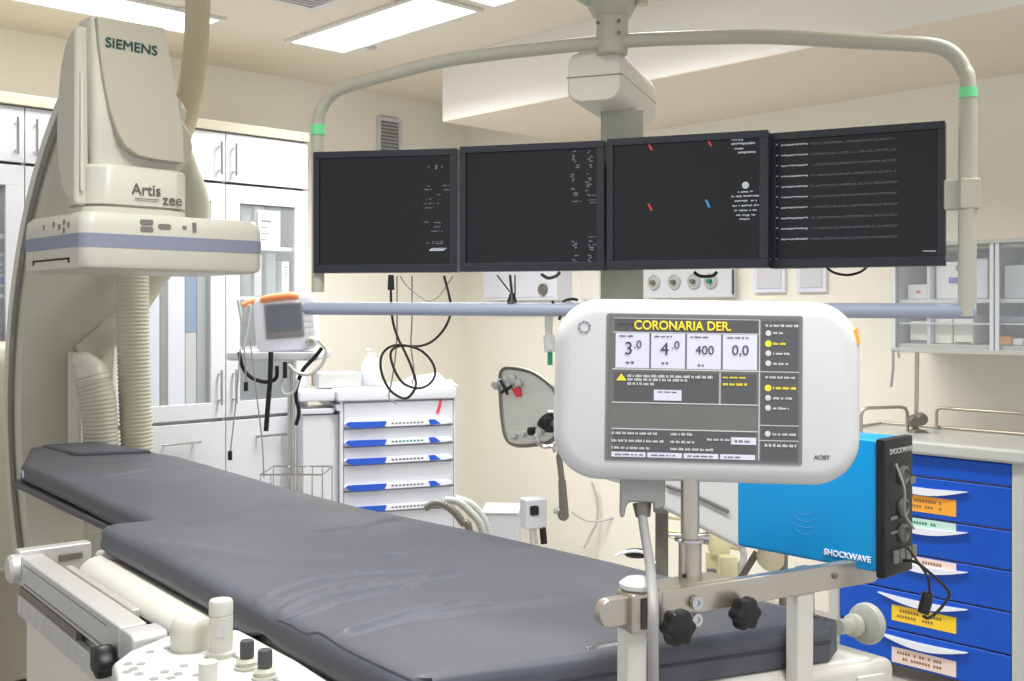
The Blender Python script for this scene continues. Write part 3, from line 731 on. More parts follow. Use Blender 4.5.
# bracket and cable
MB(AMt).prism([(-.112, -.115), (-.052, -.115), (-.052, -.156), (-.060, -.160), (-.066, -.160), (-.068, -.151), (-.100, -.151), (-.104, -.158), (-.106, -.172), (-.112, -.172)], .005, .045, 'y').build('cable_box', m['bracket_grey'], sc, .003)
cbx = MB(); P = [at(642, 512, 1.43), at(645, 535, 1.41), at(650, 565, 1.36), at(653, 600, 1.27), at(653, 640, 1.25), at(653, 700, 1.25), at(650, 760, 1.26)]
cbx.tube(P, .0066, 12, smooth=5).build('thick_cable', m['bracket_grey'], sc)
MB().tube([at(642, 503, 1.435), at(643, 517, 1.43)], [.013, .010], 12).build('cable_gland', m['rail_grey'], sc)
pb = at(690, 600, 1.395); 
MB().cyl(at(690, 470, 1.42), at(690, 545, 1.42), .0125, n=18).build('pole', m['steel'], sc)
MB().cyl(at(690, 538, 1.42), at(690, 606, 1.42), .0155, n=18).build('pole_sleeve', m['steel'], sc)
f = MB().lathe([(.0155, 0), (.021, .001), (.021, .004), (.0155, .005)], at(690, 541, 1.42)); f.tube([at(669, 535, 1.42), at(683, 536, 1.42)], .004, 10).tube([at(697, 537, 1.42), at(708, 538, 1.42)], [.004, .009], 10)
f.build('pole_collar', m['chrome'], sc)
MB().lathe([(0, 0), (.003, 0), (.003, .002), (0, .002)], at(684, 576, 1.405), axis=(-.69, -.72, 0), n=10).build('grub_screw', m['black_plastic'], sc)
star_knob(sc, RM @ Matrix.Translation((rx(659), -.026, -.020)), .0215, .024)
f = MB(RM)
for z in (-.002, -.024): MB(RM).lathe([(0, 0), (.0085, 0), (.0085, .006), (.004, .006), (.004, .004), (0, .004)], (rx(690), -.010, z), axis=(0, -1, 0), n=18).build('clamp_screw', m['chrome'], sc)
# ================================================================ bright blue generator box
gb = thing('blue_generator', 'bright blue generator box with black control face, hung on the steel rail', 'medical device', at(860, 572, 1.58))
# near bottom right corner of the blue side, running back along the room
GQ = at(877, 573, 1.50); GR = at(737, 548, 1.50*1.115)
GM = frame(GQ, (GQ-GR)*Vector((1, 1, 0))); GLn = (Vector((GR.x, GR.y, 0))-Vector((GQ.x, GQ.y, 0))).length
zt = (at(877, 440, 1.50).z-GQ.z)
bb = MB(GM).rbox(-GLn, .0, 0, zt, .0, .075, .006, .004).build('blue_case', m['blue_box'], gb, ang=50)
text_mesh('SHOCKWAVE', .0118, GM @ Matrix.Translation((-.083, -.0012, .013)), 'lettering', m['white_print'], bb, .0003, 1.02)
f = MB(GM)
for j, (z, wd) in enumerate(((.090, .044), (.078, .050), (.066, .050), (.054, .044))):
    f.tube([(-.115+wd*.36*math.cos(a), .0002, z*.8+.007*(1+math.sin(a))-.006) for a in [PI+PI*i/10 for i in range(11)]], .0006, 5)
f.build('wave_emblem', m['mark_cyan'], bb)
for u in (-.205, -.17): pass
MB(GM).rbox(-.205, -.185, zt-.012, zt-.004, -.004, .004, .003).rbox(-.17, -.155, zt-.010, zt-.004, -.004, .004, .003).build('latch', m['text_grey'], bb)
bf = MB(GM).rbox(.0, .014, -.006, zt+.002, -.004, .079, .003, .002).build('black_face', m['black_plastic'], gb, .001)
for z in (.135, .088, .052): MB(GM).lathe([(.0105, 0), (.014, 0), (.014, .004), (.0098, .006), (.0084, .003)], (.014, .048, z), axis=(1, 0, 0), n=22).build('dial', m['text_grey'], bf)
text_mesh('SHOCKWAVE', .011, GM @ Matrix.Translation((.0148, .008, .168)) @ Matrix.Rotation(PI/2, 4, 'Z'), 'lettering', m['cart_grey'], bf, 0, 1)
f = MB(GM).box(.014, .0155, .012, .03, .075, .079).box(.014, .0155, .012, .03, .055, .058).box(.014, .0155, .07, .085, .12, .13)
for i in range(4): f.box(.014, .0165, .02+.018*i, .033+.018*i, .012, .030)
f.build('labels', m['mark_grey'], bf)
MB(GM).tube([(.018, .02, .155), (.03, .022, .12), (.026, .03, .085), (.03, .05, .06)], .0018, 8, smooth=5).build('front_cable', m['cable_grey'], gb)
cb_ = thing('power_cable', 'thin black cable looping from the blue generator box', 'cable', at(920, 600, 1.55))
MB().tube([at(897, 560, 1.53), at(915, 562, 1.5), at(930, 573, 1.5), at(946, 588, 1.5), at(949, 596, 1.5), at(940, 609, 1.5), at(929, 618, 1.5), at(923, 616, 1.5)], .0022, 8, smooth=6).build('wire', m['cable_black'], cb_)
MB().tube([at(908, 548, 1.52), at(918, 562, 1.49), at(928, 578, 1.49), at(930, 594, 1.49)], .0018, 8, smooth=6).build('wire', m['cable_black'], cb_)
MB().tube([at(928, 592, 1.49), at(926, 602, 1.49), at(923, 613, 1.49)], [.007, .0085, .008], 12).build('plug', m['black_plastic'], cb_)

# ================================================================ monitor boom
bo = thing('monitor_boom', 'beige ceiling boom with arched tube frame and blue-grey bar carrying the screens', 'monitor boom', V(2.3, 1.9, 1.24))
def mdepth(px): return 3.05+(2.50-3.05)*(px-318)/(968-318)
P = [(318, 292, 3.05), (318, 200, 3.05), (318, 130, 3.05), (321, 110, 3.045), (330, 96, 3.04), (348, 86, 3.02), (395, 73, 2.98), (450, 60, 2.94), (520, 51, 2.88), (610, 42, 2.82), (690, 38, 2.75), (770, 37, 2.69), (850, 41, 2.61), (905, 43.5, 2.56), (935, 46, 2.535), (953, 54, 2.52), (964, 70, 2.51), (968, 90, 2.50), (968, 200, 2.50), (967, 312, 2.50)]
MB().tube([at(*p) for p in P], .0185, 16, smooth=5).build('arched_tube', m['boom'], bo)
MB().tube([at(968, 103, 2.5), at(967, 316, 2.5)], .0205, 16).build('side_sleeve', m['boom'], bo)
for (px, py, d) in ((318, 130, 3.05), (968, 93, 2.50)):
    MB().cyl(at(px, py+5, d), at(px, py-5, d), .0212, n=20).build('green_light_ring', m['green_ring'], bo)
MB().tube([at(302, 309, 3.07), at(306, 308.5, 3.065), at(320, 308.5, 3.05), at(968, 311, 2.50), at(975, 311, 2.495)], [.006, .018, .0185, .0185, .0175], 16).build('cross_bar', m['bar_blue'], bo)
CM = frame(at(622, 311, 2.98), (AX.x, AX.y, 0))
MB(CM).box(-.060, .060, -.01, .06, .0, .565).build('column', m['boom'], bo, .004)
MB(CM).box(-.075, .075, -.05, -.01, .15, .42).build('screen_mount', m['rail_grey'], bo, .004)
bp = at(594, 76, 2.80)
e1 = (at(655, 90, 3.18)-at(622, 90, 2.80)); e1.z = 0; e1.normalize()
BM = frame(at(594, 311, 2.84), (1*e1.y, -e1.x, 0))
R = []
for (y, k) in ((0, -.006), (.01, 0), (.40, 0), (.44, -.004)):
    R.append([(p[0], y, p[1]) for p in rrect(-.076-k, .076+k, .560-k, .704+k, .038, 6)])
ab = MB(BM).loft(R).build('boom_arm', m['boom_light'], bo)
MB(BM).loft([[(p[0], y, p[1]) for p in rrect(-.0765, .0765, .629, .632, .0012, 2)] for y in (-.001, .42)]).build('arm_seam', m['rail_grey'], ab)
nk = at(612, 45, 2.83)
MB().lathe([(.038, -.028), (.042, -.024), (.043, .002), (.043, .072), (.05, .075), (.078, .125), (.08, .20), (.08, .40)], nk).build('ceiling_neck', m['boom'], bo)
f = MB()
for px, py in ((619, 21), (619, 33), (598, 23)): f.lathe([(0, 0), (.005, 0), (.005, .004), (0, .005)], at(px, py, 2.785), axis=(-.69, -.72, 0), n=10)
f.build('screws', m['rail_grey'], bo)
MB().tube([at(580, -2, 2.83), at(588, 2, 2.80)], .012, 10).tube([at(642, -8, 2.80), at(642, 5, 2.80)], .016, 10).build('cable_fittings', m['boom'], bo)
MB(frame(at(968, 311, 2.5), (AX.x, AX.y, 0))).box(-.05, -.012, .01, .03, .240, .312).box(-.024, .023, -.022, .024, .240, .312).build('side_clamp', m['boom'], bo, .004)
# ---------------------------------------------------------------- four screens
mons = [(313, 457, 3.02, 2.946, 'leftmost'), (459.5, 604.5, 2.92, 2.81, 'second from left'), (606.5, 768, 2.79, 2.647, 'third from left'), (770, 945, 2.70, 2.52, 'rightmost')]
MT = .4535; MBt = .1085
def mon(i, draw):
    xa, xb, da, db, nm = mons[i]
    lb = ['black screen leftmost in the row, with small pale marks down its right side', 'black screen second from left, with vertical rows of tiny marks at its right',
          'black screen third from left, with four small red and blue marks', 'black screen rightmost in the row, listing ten lines of text'][i]
    A_, B_ = at(xa, 311, da), at(xb, 311, db); L = (B_-A_).length
    M = frame(A_, B_-A_)
    t = thing('display_screen', lb, 'screen', (A_+B_)/2+Vector((0, 0, MBt)), 'screens on the ceiling boom')
    f = MB(M); g_ = .019; gl = .018 if i < 3 else .014
    f.box(0, L, 0, .05, MBt, MBt+g_+.004); f.box(0, L, 0, .05, MT-g_, MT); f.box(0, gl, 0, .05, MBt+g_+.004, MT-g_); f.box(L-gl-.004, L, 0, .05, MBt+g_+.004, MT-g_)
    f.box(.01, L-.01, .02, .06, MBt+.01, MT-.01)
    f.build('frame', m['bezel'], t, .0015)
    MB(M).box(gl, L-gl-.004, .006, .012, MBt+g_+.004, MT-g_).build('screen', m['screen_black'], t)
    draw(M, L, t, gl)
    return t
def q(mb, L, u, v, wd, hg, k=0):          # u, v in 0..1 over the whole front
    x = u*L; z = MT-(MT-MBt)*v; mb.box(x, x+wd, .0050-k*.0005, .0062, z-hg, z); return mb
random.seed(21)
def dash(mb, L, u0, u1, v, h=.0035, den=.75):
    x = u0
    while x < u1:
        if random.random() < den: q(mb, L, x, v-random.random()*.004, .0026, h*random.uniform(.6, 1.1))
        x += .009
def d0(M, L, t, gl):
    f = MB(M); 
    for u0, u1, v in ((.78, .93, .05), (.77, .83, .30), (.90, .95, .295), (.77, .83, .325), (.90, .95, .33), (.86, .885, .37), (.77, .83, .405), (.77, .87, .44), (.77, .85, .475), (.77, .80, .59), (.83, .90, .595), (.83, .88, .63), (.82, .90, .665), (.77, .80, .76), (.83, .90, .75), (.83, .90, .765)): dash(f, L, u0, u1, v)
    q(f, L, .85, .13, .005, .012); q(f, L, .80, .14, .003, .005); q(f, L, .89, .14, .003, .005); f.build('screen_marks', m['mark_dim'], t)
    f = MB(M); q(f, L, .81, .815, .042, .004); dash(f, L, .82, .92, .805, .005, 1); f.build('bright_marks', m['mark_white'], t)
def d1(M, L, t, gl):
    f = MB(M)
    for u in (.79, .89):
        for (v0, v1, dx) in ((.07, .16, .0), (.18, .21, .01), (.25, .42, -.01), (.77, .85, 0), (.88, .95, 0)):
            v = v0
            while v < v1:
                if random.random() < .8: q(f, L, u+dx+random.uniform(-.012, .012), v, random.uniform(.004, .012), .003)
                v += .016
    for u0, u1, v in ((.78, .84, .46), (.89, .94, .42), (.89, .94, .455), (.90, .94, .475), (.89, .94, .74), (.89, .94, .80), (.20, .52, .935)): dash(f, L, u0, u1, v, .003)
    f.build('screen_marks', m['mark_dim'], t)
def d2(M, L, t, gl):
    f = MB(M); 
    for u, v in ((.26, .05), (.63, .045), (.26, .505)): MB(M).prism([(u*L, MT-(MT-MBt)*v), (u*L+.006, MT-(MT-MBt)*v-.001), (u*L+.015, MT-(MT-MBt)*v-.018), (u*L+.009, MT-(MT-MBt)*v-.018)], .0048, .0062, 'y').build('red_mark', m['mark_red'], t)
    f = MB(M); u, v = .62, .49; f.prism([(u*L, MT-(MT-MBt)*v), (u*L+.005, MT-(MT-MBt)*v), (u*L+.014, MT-(MT-MBt)*v-.02), (u*L+.008, MT-(MT-MBt)*v-.02)], .0048, .0062, 'y')
    f.build('blue_mark', m['mark_cyan'], t)
    f = MB(M)
    for u0, u1, v in ((.78, .85, .055), (.78, .92, .085), (.80, .85, .12), (.82, .92, .15)): dash(f, L, u0, u1, v, .005, 1)
    MB(M).lathe([(0, 0), (.009, 0), (.009, .001), (.004, .001), (0, .001)], (.865*L, .0062, MT-(MT-MBt)*.395), axis=(0, -1, 0), n=20).build('round_icon', m['mark_white'], t)
    for u0, u1, v in ((.82, .91, .44), (.78, .95, .47), (.80, .93, .505), (.77, .95, .54), (.80, .93, .575), (.81, .92, .61), (.82, .90, .64)): dash(f, L, u0, u1, v, .004, .8)
    f.build('screen_marks', m['mark_white'], t)
def d3(M, L, t, gl):
    f = MB(M); g2 = MB(M)
    for i in range(12):
        if i == 10: continue
        v = .085+i*.077+(.0 if i < 10 else -.0)
        dash(f, L, .03, .045, v, .0035, 1); dash(f, L, .065, .225, v+.006, .0038, 1)
        dash(g2, L, .24, .74, v+.008, .0016, .85); q(g2, L, .25, v+.016, .20, .0005); 
    dash(f, L, .88, .945, .895, .003, .9)
    f.build('text_lines', m['mark_white'], t); g2.build('faint_lines', m['mark_dim'], t)
for i, d in enumerate((d0, d1, d2, d3)): mon(i, d)
# ---------------------------------------------------------------- cables under the screens
cr = thing('hanging_cable', 'thick black cable coiled in loops below the leftmost screen', 'cable', at(408, 405, 2.97))
D = 2.97
lp = [(391, 276), (391, 300), (393, 322), (398, 338), (403, 348), (411, 366), (416, 384), (410, 396), (402, 398), (390, 390), (382, 374), (381, 358), (388, 348), (401, 345), (420, 350), (432, 362), (435, 375), (428, 385), (416, 388), (402, 382), (393, 366), (391, 352), (400, 346), (420, 346), (434, 340), (446, 326), (451, 310), (449, 295), (444, 276)]
MB().tube([at(x, y, D+(.012*math.sin(i*.9)) + (.03 if 300 < y < 318 else 0.012)) for i, (x, y) in enumerate(lp)], .0036, 8, smooth=6).build('cable_loops', m['cable_black'], cr)
MB().tube([at(391, 275, D), at(391, 290, D)], [.008, .010], 12).build('plug', m['black_plastic'], cr)
c2 = MB().tube([at(*p, 3.0) for p in ((397, 276), (397, 330), (395, 360), (391, 385), (389, 398), (397, 404))], .0022, 8, smooth=5).build('hanging_cable', m['cable_grey'], None)
tag(c2, 'thin straight grey cable hanging beside the black cable loops', 'cable')
c3 = MB().tube([at(*p, 3.0) for p in ((400, 276), (408, 287), (422, 298), (430, 301), (440, 295), (453, 276))], .0016, 8, smooth=5).build('hanging_cable', m['cable_grey'], None)
tag(c3, 'thin grey cable sagging in a shallow curve under the leftmost screen', 'cable')
c3 = MB().tube([at(*p, 3.02) for p in ((412, 276), (412, 320), (411, 345), (414, 372), (412, 384))], .0022, 8, smooth=5).build('hanging_cable', m['cable_grey'], None)
tag(c3, 'thin dark grey cable hanging straight down through the black loops', 'cable')
t = thing('cable_clip', 'black clip with three short wires under the second screen', 'cable', at(512, 300, 2.86))
MB().tube([at(497, 275, 2.87), at(510, 292, 2.87)], .002, 8).tube([at(510, 275, 2.87), at(512, 294, 2.87)], .0035, 8).tube([at(515, 275, 2.87), at(515, 296, 2.87)], .002, 8).build('wires', m['cable_black'], t)
MB().tube([at(512, 293, 2.86), at(512, 302, 2.86)], [.006, .015], 12).build('clip', m['black_plastic'], t)
o = MB().tube([at(*p, 2.66) for p in ((827, 268), (835, 273), (848, 275), (860, 272), (868, 266))], .0032, 8, smooth=5).build('hanging_cable', m['cable_black'], None)
tag(o, 'short black cable bulging below the rightmost screen', 'cable')
o = MB().tube([at(*p, 2.80) for p in ((541, 274), (548, 278), (556, 276), (560, 272))], .0042, 8, smooth=5).build('hanging_cable', m['cable_black'], None)
tag(o, 'short black cable curve peeping under the second screen at its right', 'cable')
o = MB().tube([at(*p, 2.74) for p in ((694, 272), (700, 276), (712, 276), (717, 272))], .0042, 8, smooth=5).build('hanging_cable', m['cable_black'], None)
tag(o, 'short black cable curve peeping under the third screen', 'cable')

# ================================================================ white drawer cart in the corner
dc = thing('drawer_cart', 'white medical drawer cart with five blue and white drawer handles', 'cart', cw(-.55, 5.2, -H))
DA, DB = at(341, 311, 4.98), at(456, 311, 5.18)
DM = frame(DA, DB-DA); DL = (DB-DA).length
f = MB(DM).box(0, DL, .02, .48, -1.25, -.425); f.box(-.004, .012, .0, .02, -1.25, -.42); f.box(DL-.012, DL, .0, .02, -1.25, -.42)
f.build('body', m['cart_white'], dc, .004)
MB(DM).rbox(-.02, DL+.0, -.425, -.372, -.015, .50, .012, .006).build('top_tray', m['cart_white'], dc)
ys = [-.43, -.555, -.642, -.728, -.852, -.955, -1.09, -1.24]
hz = {0: None}
for i in range(7):
    d = MB(DM).box(.014, DL-.014, .0, .022, ys[i+1]+.004, ys[i]-.004).build('drawer', m['cart_white'], dc, .003)
    z = (-.535, -.622, -.708, -.832, -.935, -1.07, -1.22)[i]
    if i < 6:
        h = MB(DM).prism([(.012, z+.004), (.03, z+.012), (DL*.93, z+.012), (DL*.96, z-.006), (DL*.9, z-.014), (.06, z-.016), (.03, z-.008)], -.022, .002, 'y').build('handle', m['handle_white'], d, .003)
        k = MB(DM).prism([(.016, z+.005), (.03, z+.0135), (DL*.38, z+.0125), (DL*.36, z-.0155), (.06, z-.0175), (.03, z-.009)], -.0235, -.018, 'y'); 
        k.build('blue_grip', m['handle_blue'], d); MB(DM).prism([(DL*.74, z+.0125), (DL*.80, z+.0125), (DL*.85, z-.010), (DL*.76, z-.015)], -.0235, -.018, 'y').build('blue_grip', m['handle_blue'], d)
        pz = MB(DM)
        for j in range(9): pz.box(DL*(.42+j*.032), DL*(.42+j*.032+.02), -.0228, -.022, z-.004, z+.004)
        pz.build('label_print', [m['mark_grey'], m['green_clip'], m['text_grey'], m['mark_grey'], m['mark_grey'], m['mark_grey']][i], d)
MB(DM).rbox(-.02, .0, -.47, -.44, .0, .45, .008).build('side_rail', m['cart_white'], dc)
MB(DM).box(-.17, -.001, .05, .24, -1.1, -.49).build('side_panel', m['cabinet_white'], dc, .004)
f = MB(DM).prism([(DL*.82, -.495), (DL*.845, -.450), (DL*.86, -.425), (DL*.875, -.425), (DL*.865, -.46), (DL*.84, -.50)], -.004, .0, 'y').build('red_tag', m['red'], dc)
for x, y in ((.06, .08), (DL-.06, .08), (.06, .42), (DL-.06, .42)):
    wz = MB(DM).lathe([(0, 0), (.04, 0), (.045, .006), (.045, .022), (.04, .028), (0, .028)], (x-.014, y, -H+.046), axis=(1, 0, 0)).build('castor', m['rail_grey'], dc)
    MB(DM).box(x-.02, x+.02, y-.02, y+.02, -H+.075, -1.25).build('castor_fork', m['cart_grey'], wz)
# things on the cart
t = thing('supply_box', 'low pale box with a white label, at the left on the white cart top', 'box', DM @ Vector((-.02, .2, -.37)))
MB(DM).box(-.08, .13, .14, .34, -.372, -.300).build('box_body', m['cart_grey'], t, .004)
MB(DM).box(-.0, .07, .1385, .14, -.362, -.338).build('label', m['paper'], t)
t = thing('side_tray', 'white shelf tray sticking out left of the white drawer cart', 'tray', DM @ Vector((-.14, .2, -.44)))
MB(DM).rbox(-.19, -.022, -.425, -.376, .03, .24, .01, .006).build('tray_body', m['cart_white'], t)
MB(DM).rbox(-.19, -.022, -.485, -.46, .04, .24, .01, .004).build('lower_lip', m['cart_white'], t)
o = MB(DM).lathe([(0, 0), (.055, 0), (.058, .01), (.058, .10), (.04, .13), (.022, .14), (.022, .165), (.0, .17)], (.20, .20, -.372)).build('plastic_bottle', m['clear'], None)
tag(o, 'clear rounded plastic bottle standing on the white drawer cart', 'bottle')
t = thing('pump_bottle', 'tall white pump bottle behind the clear one on the white cart', 'bottle', DM @ Vector((.20, .30, -.372)))
MB(DM).lathe([(0, 0), (.035, 0), (.038, .01), (.038, .10), (.02, .125), (.02, .14), (0, .14)], (.20, .30, -.372)).build('bottle_body', m['lilac_white'], t)
MB(DM).cyl((.20, .30, -.232), (.20, .30, -.20), .006).box(.185, .215, .292, .308, -.20, -.188).build('pump', m['cabinet_white'], t)
for i, (x, s_, z, mt2) in enumerate(((.02, .10, -.330, 'lilac_white'), (.10, .08, -.33, 'clear_grey'))):
    pass
f = MB(DM)
R = []
random.seed(3)
nx, ny = 14, 8
vs_ = []; fs_ = []
for j in range(ny+1):
    for i in range(nx+1):
        vs_.append((.34+.26*i/nx, .06+.26*j/ny, -.371+.035*abs(noise.noise(Vector((i*.35, j*.4, 2))))+.05*max(0, math.sin(PI*i/nx)*math.sin(PI*j/ny))))
n0 = len(vs_)
for j in range(ny+1):
    for i in range(nx+1): vs_.append((.34+.26*i/nx, .06+.26*j/ny, -.3715))
for j in range(ny):
    for i in range(nx):
        a = j*(nx+1)+i; fs_.append((a, a+1, a+nx+2, a+nx+1)); fs_.append((n0+a, n0+a+nx+1, n0+a+nx+2, n0+a+1))
for i in range(nx):
    fs_ += [(i, n0+i, n0+i+1, i+1), (ny*(nx+1)+i, ny*(nx+1)+i+1, n0+ny*(nx+1)+i+1, n0+ny*(nx+1)+i)]
for j in range(ny):
    a = j*(nx+1); c = a+nx; fs_ += [(a, a+nx+1, n0+a+nx+1, n0+a), (c, n0+c, n0+c+nx+1, c+nx+1)]
o = f.add(vs_, fs_).build('plastic_bag', m['lilac_white'], None); tag(o, 'crumpled white plastic bag lying at the right on the white cart top', 'bag')
# grey hoses at the foot of the cart
t = thing('grey_hose', 'bundle of grey corrugated hoses between the white cart and the wall', 'hose', at(460, 540, 3.9))
for j, P in enumerate((((425, 508), (438, 503), (452, 510), (462, 522), (470, 540), (472, 680)), ((445, 500), (458, 502), (470, 512), (480, 524), (486, 545)), ((455, 498), (472, 505), (484, 520), (490, 540)))):
    corrugated([at(p[0], p[1], 3.85+.03*j) for p in P], .014, .010).build('hose', m[('rail_grey', 'cart_grey', 'vent_grey')[j]], t, ang=80)
t = thing('small_white_cabinet', 'low white box unit behind the mattress, right of the grey hoses', 'box', at(498, 560, 4.3))
o = MB(frame(at(482, 514, 4.3), AX*Vector((1, 1, 0)))).box(0, .145, 0, .2, -.55, .0).build('box_body', m['cabinet_white'], t, .006)
MB(frame(at(482, 514, 4.3), AX*Vector((1, 1, 0)))).box(-.004, .149, -.004, .204, 0, .01).build('lid', m['cart_white'], t, .003)
# ================================================================ patient monitor on its wheeled stand
D = 4.40
st_ = thing('monitor_stand', 'white pole stand with a tray and wire basket under the patient monitor', 'stand', at(292, 311, D)+Vector((0, 0, -H)))
SB = at(292, 311, D); SM = frame(SB, Vector((CS, -SN, 0)))
f = MB(SM).tube([(-.0, 0, -1.27), (0, 0, -.19)], .019, 14).build('pole', m['chrome'], st_)
MB(SM).rbox(-.235, .135, -.20, -.165, -.14, .16, .012, .006).build('tray', m['cabinet_white'], st_)
bs = MB(SM)
for (a, b2) in (((-.10, -.13), (.15, -.13)), ((.15, -.13), (.15, .10)), ((.15, .10), (-.10, .10)), ((-.10, .10), (-.10, -.13))):
    for z in (-.66, -.83): bs.tube([(a[0], a[1], z), (b2[0], b2[1], z)], .004, 6)
for i in range(7):
    x = -.10+i*.25/6
    for y in (-.13, .10): bs.tube([(x, y, -.66), (x, y, -.83)], .003, 6)
bs.build('wire_basket', m['chrome'], st_)
for k in range(5):
    a = 2*PI*k/5+.3
    lg_ = MB(SM).tube([(0, 0, -1.265), (.28*math.cos(a), .28*math.sin(a), -1.28)], [.022, .016], 10).build('leg', m['cabinet_white'], st_)
    MB(SM).lathe([(0, 0), (.03, 0), (.033, .005), (.033, .018), (0, .02)], (.28*math.cos(a)-.01, .28*math.sin(a), -H+.034), axis=(1, 0, 0), n=18).build('castor', m['black_plastic'], lg_)
pm = thing('patient_monitor', 'white bedside monitor with an orange carry handle and grey screen', 'monitor', at(282, 352, D))
PM = frame(at(282, 311, D-.12), Vector((CS, -SN, 0))+Vector((SN, CS, 0))*.12) @ Matrix.Rotation(math.radians(-4), 4, 'Y')
MB(PM).rbox(-.112, .135, -.165, .062, .0, .15, .035, .015, 8).build('monitor_body', m['lilac_white'], pm)
MB(PM).rbox(-.070, .082, -.110, .030, -.004, .01, .006).build('screen_surround', m['bracket_grey'], pm)
MB(PM).rbox(-.062, .074, -.080, .024, -.006, .0, .004).build('screen', m['mon_screen'], pm)
MB(PM).box(-.062, .074, -.0065, -.004, -.104, -.085).build('screen_band', m['lcd_frame'], pm)
MB(PM).tube([(-.085, .02, .040), (-.06, .005, .053), (.0, .0, .058), (.05, .005, .058), (.07, .02, .045)], .016, 10, smooth=5).build('carry_handle', m['orange_handle'], pm)
MB(PM).tube([(-.165, .10, .035), (-.12, .10, .048), (-.05, .10, .045)], .013, 10, smooth=4).build('rear_handle', m['orange_handle'], pm)
f = MB(PM)
for i in range(5):
    for j in range(2): f.rbox(.088+j*.020, .104+j*.020, -.095+i*.024, -.080+i*.024, -.003, .003, .003)
f.build('buttons', m['paper'], pm)
MB(PM).lathe([(.0, 0), (.020, 0), (.022, .01), (.016, .02), (.010, .022), (.010, .016), (0, .016)], (.108, -.0, -.132), axis=(0, -1, 0)).build('rotary_knob', m['cart_grey'], pm)
def loose(name, label, pts, r, mt, d=D, cat='cable', end=None):
    t = thing(name, label, cat, at(pts[-1][0], pts[-1][1], d))
    MB().tube([at(x, y, d) for x, y in pts], r, 8, smooth=5).build('cable_run', m[mt], t)
    if end: MB().tube([at(pts[-1][0], pts[-1][1]-4, d), at(pts[-1][0], pts[-1][1]+5, d)], end, 10).build('tip', m['black_plastic'], t)
    return t
loose('sensor_cable', 'grey sensor cable with black tip hanging furthest left below the patient monitor', [(240, 350), (238, 380), (234, 420), (230, 455)], .003, 'cable_grey', 4.22, end=.009)
loose('sensor_cable', 'grey sensor cable with black tip, second from left below the patient monitor', [(244, 345), (245, 360), (246, 380), (246, 386)], .003, 'cable_grey', 4.22, end=.009)
loose('sensor_cable', 'thin grey cable running down between the cabinet handle and the stand pole', [(250, 340), (256, 390), (262, 440), (264, 478)], .0028, 'cable_grey', 4.22)
loose('black_strap', 'wide black strap hanging straight down under the monitor tray', [(271, 352), (270, 380), (268, 405), (266, 431)], .010, 'strap_black', 4.22, 'strap')
loose('black_strap', 'curved black strap looping left under the monitor tray', [(239, 352), (243, 368), (252, 378), (266, 382), (276, 378), (277, 366)], .008, 'strap_black', 4.24, 'strap')
loose('black_strap', 'short black strap stub hanging beside the stand pole', [(285, 362), (285, 378)], .009, 'strap_black', 4.22, 'strap')
loose('black_strap', 'black cable sleeve curving right of the stand pole', [(322, 348), (314, 358), (303, 370), (297, 386), (296, 398), (299, 412), (296, 425)], .008, 'strap_black', 4.25, 'strap')
loose('grey_tube', 'pale grey looped tube hung from the right end of the monitor', [(318, 340), (326, 350), (322, 364), (310, 374), (296, 372), (288, 366), (281, 384), (284, 394), (293, 392), (298, 380)], .007, 'vent_grey', 4.23, 'tube')
loose('grey_tube', 'pale tube looped at the left side of the monitor', [(238, 300), (243, 325), (246, 312), (250, 306), (246, 335), (243, 350)], .006, 'vent_grey', 4.22, 'tube')
# ================================================================ wall units on the right wall
def wall_box(name, label, cat, u0, u1, z0, z1, dep, mt, group=None, bevel=.004):
    t = thing(name, label, cat, V(X1-dep/2, (u0+u1)/2, z0), group)
    MB().box(X1-dep, X1, u0, u1, H+z0, H+z1).build('casing', m[mt], t, bevel); return t
t = wall_box('gas_panel', 'white wall panel with round gas outlets behind the third screen', 'wall panel', 2.93, 3.47, .065, .30, .05, 'cabinet_white')
for i, u in enumerate((3.40, 3.27, 3.15, 3.05)):
    d = MB().lathe([(0, 0), (.038, 0), (.040, .004), (.034, .010), (.030, .006), (0, .006)], (X1-.05, u, H+.145), axis=(-1, 0, 0)).build('outlet', m['cart_grey'], t)
    MB().lathe([(0, 0), (.012, 0), (.012, .02), (0, .02)], (X1-.055, u, H+.145), axis=(-1, 0, 0), n=14).build('outlet_core', m['green_clip'] if i == 3 else m['rail_grey'], d)
t = wall_box('equipment_box', 'pale lilac wall box with a black dial behind the second screen', 'box', 4.02, 4.62, .06, .26, .12, 'lilac_white')
MB().lathe([(0, 0), (.032, 0), (.032, .015), (.02, .02), (0, .02)], (X1-.12, 4.12, H+.12), axis=(-1, 0, 0)).build('dial', m['rail_grey'], t)
MB().box(X1-.122, X1-.119, 4.05, 4.6, H+.075, H+.079).build('lower_edge', m['vent_grey'], t)
t = wall_box('wall_outlet', 'small cream wall plate between the lilac box and the boom column', 'socket', 3.80, 3.93, .06, .22, .02, 'soffit_paint')
for i, (u0, u1) in enumerate(((2.66, 2.83), (2.45, 2.60))):
    t = wall_box('switch_plate', ['white square plate on the wall, left one of the pair under the screens gap', 'white square plate on the wall, right one of the pair near the black cable bulge'][i], 'socket', u0, u1, .085, .24, .018, 'lilac_white', 'white wall plates', .003)
    MB().box(X1-.022, X1-.018, u0+.02, u1-.02, H+.105, H+.22).build('rocker', m['cabinet_white'], t, .002)
loose('thin_cord', 'thin dark cord hanging on the gas panel right of the outlets', [(733, 270), (733, 294)], .004, 'cable_black', 5.04)
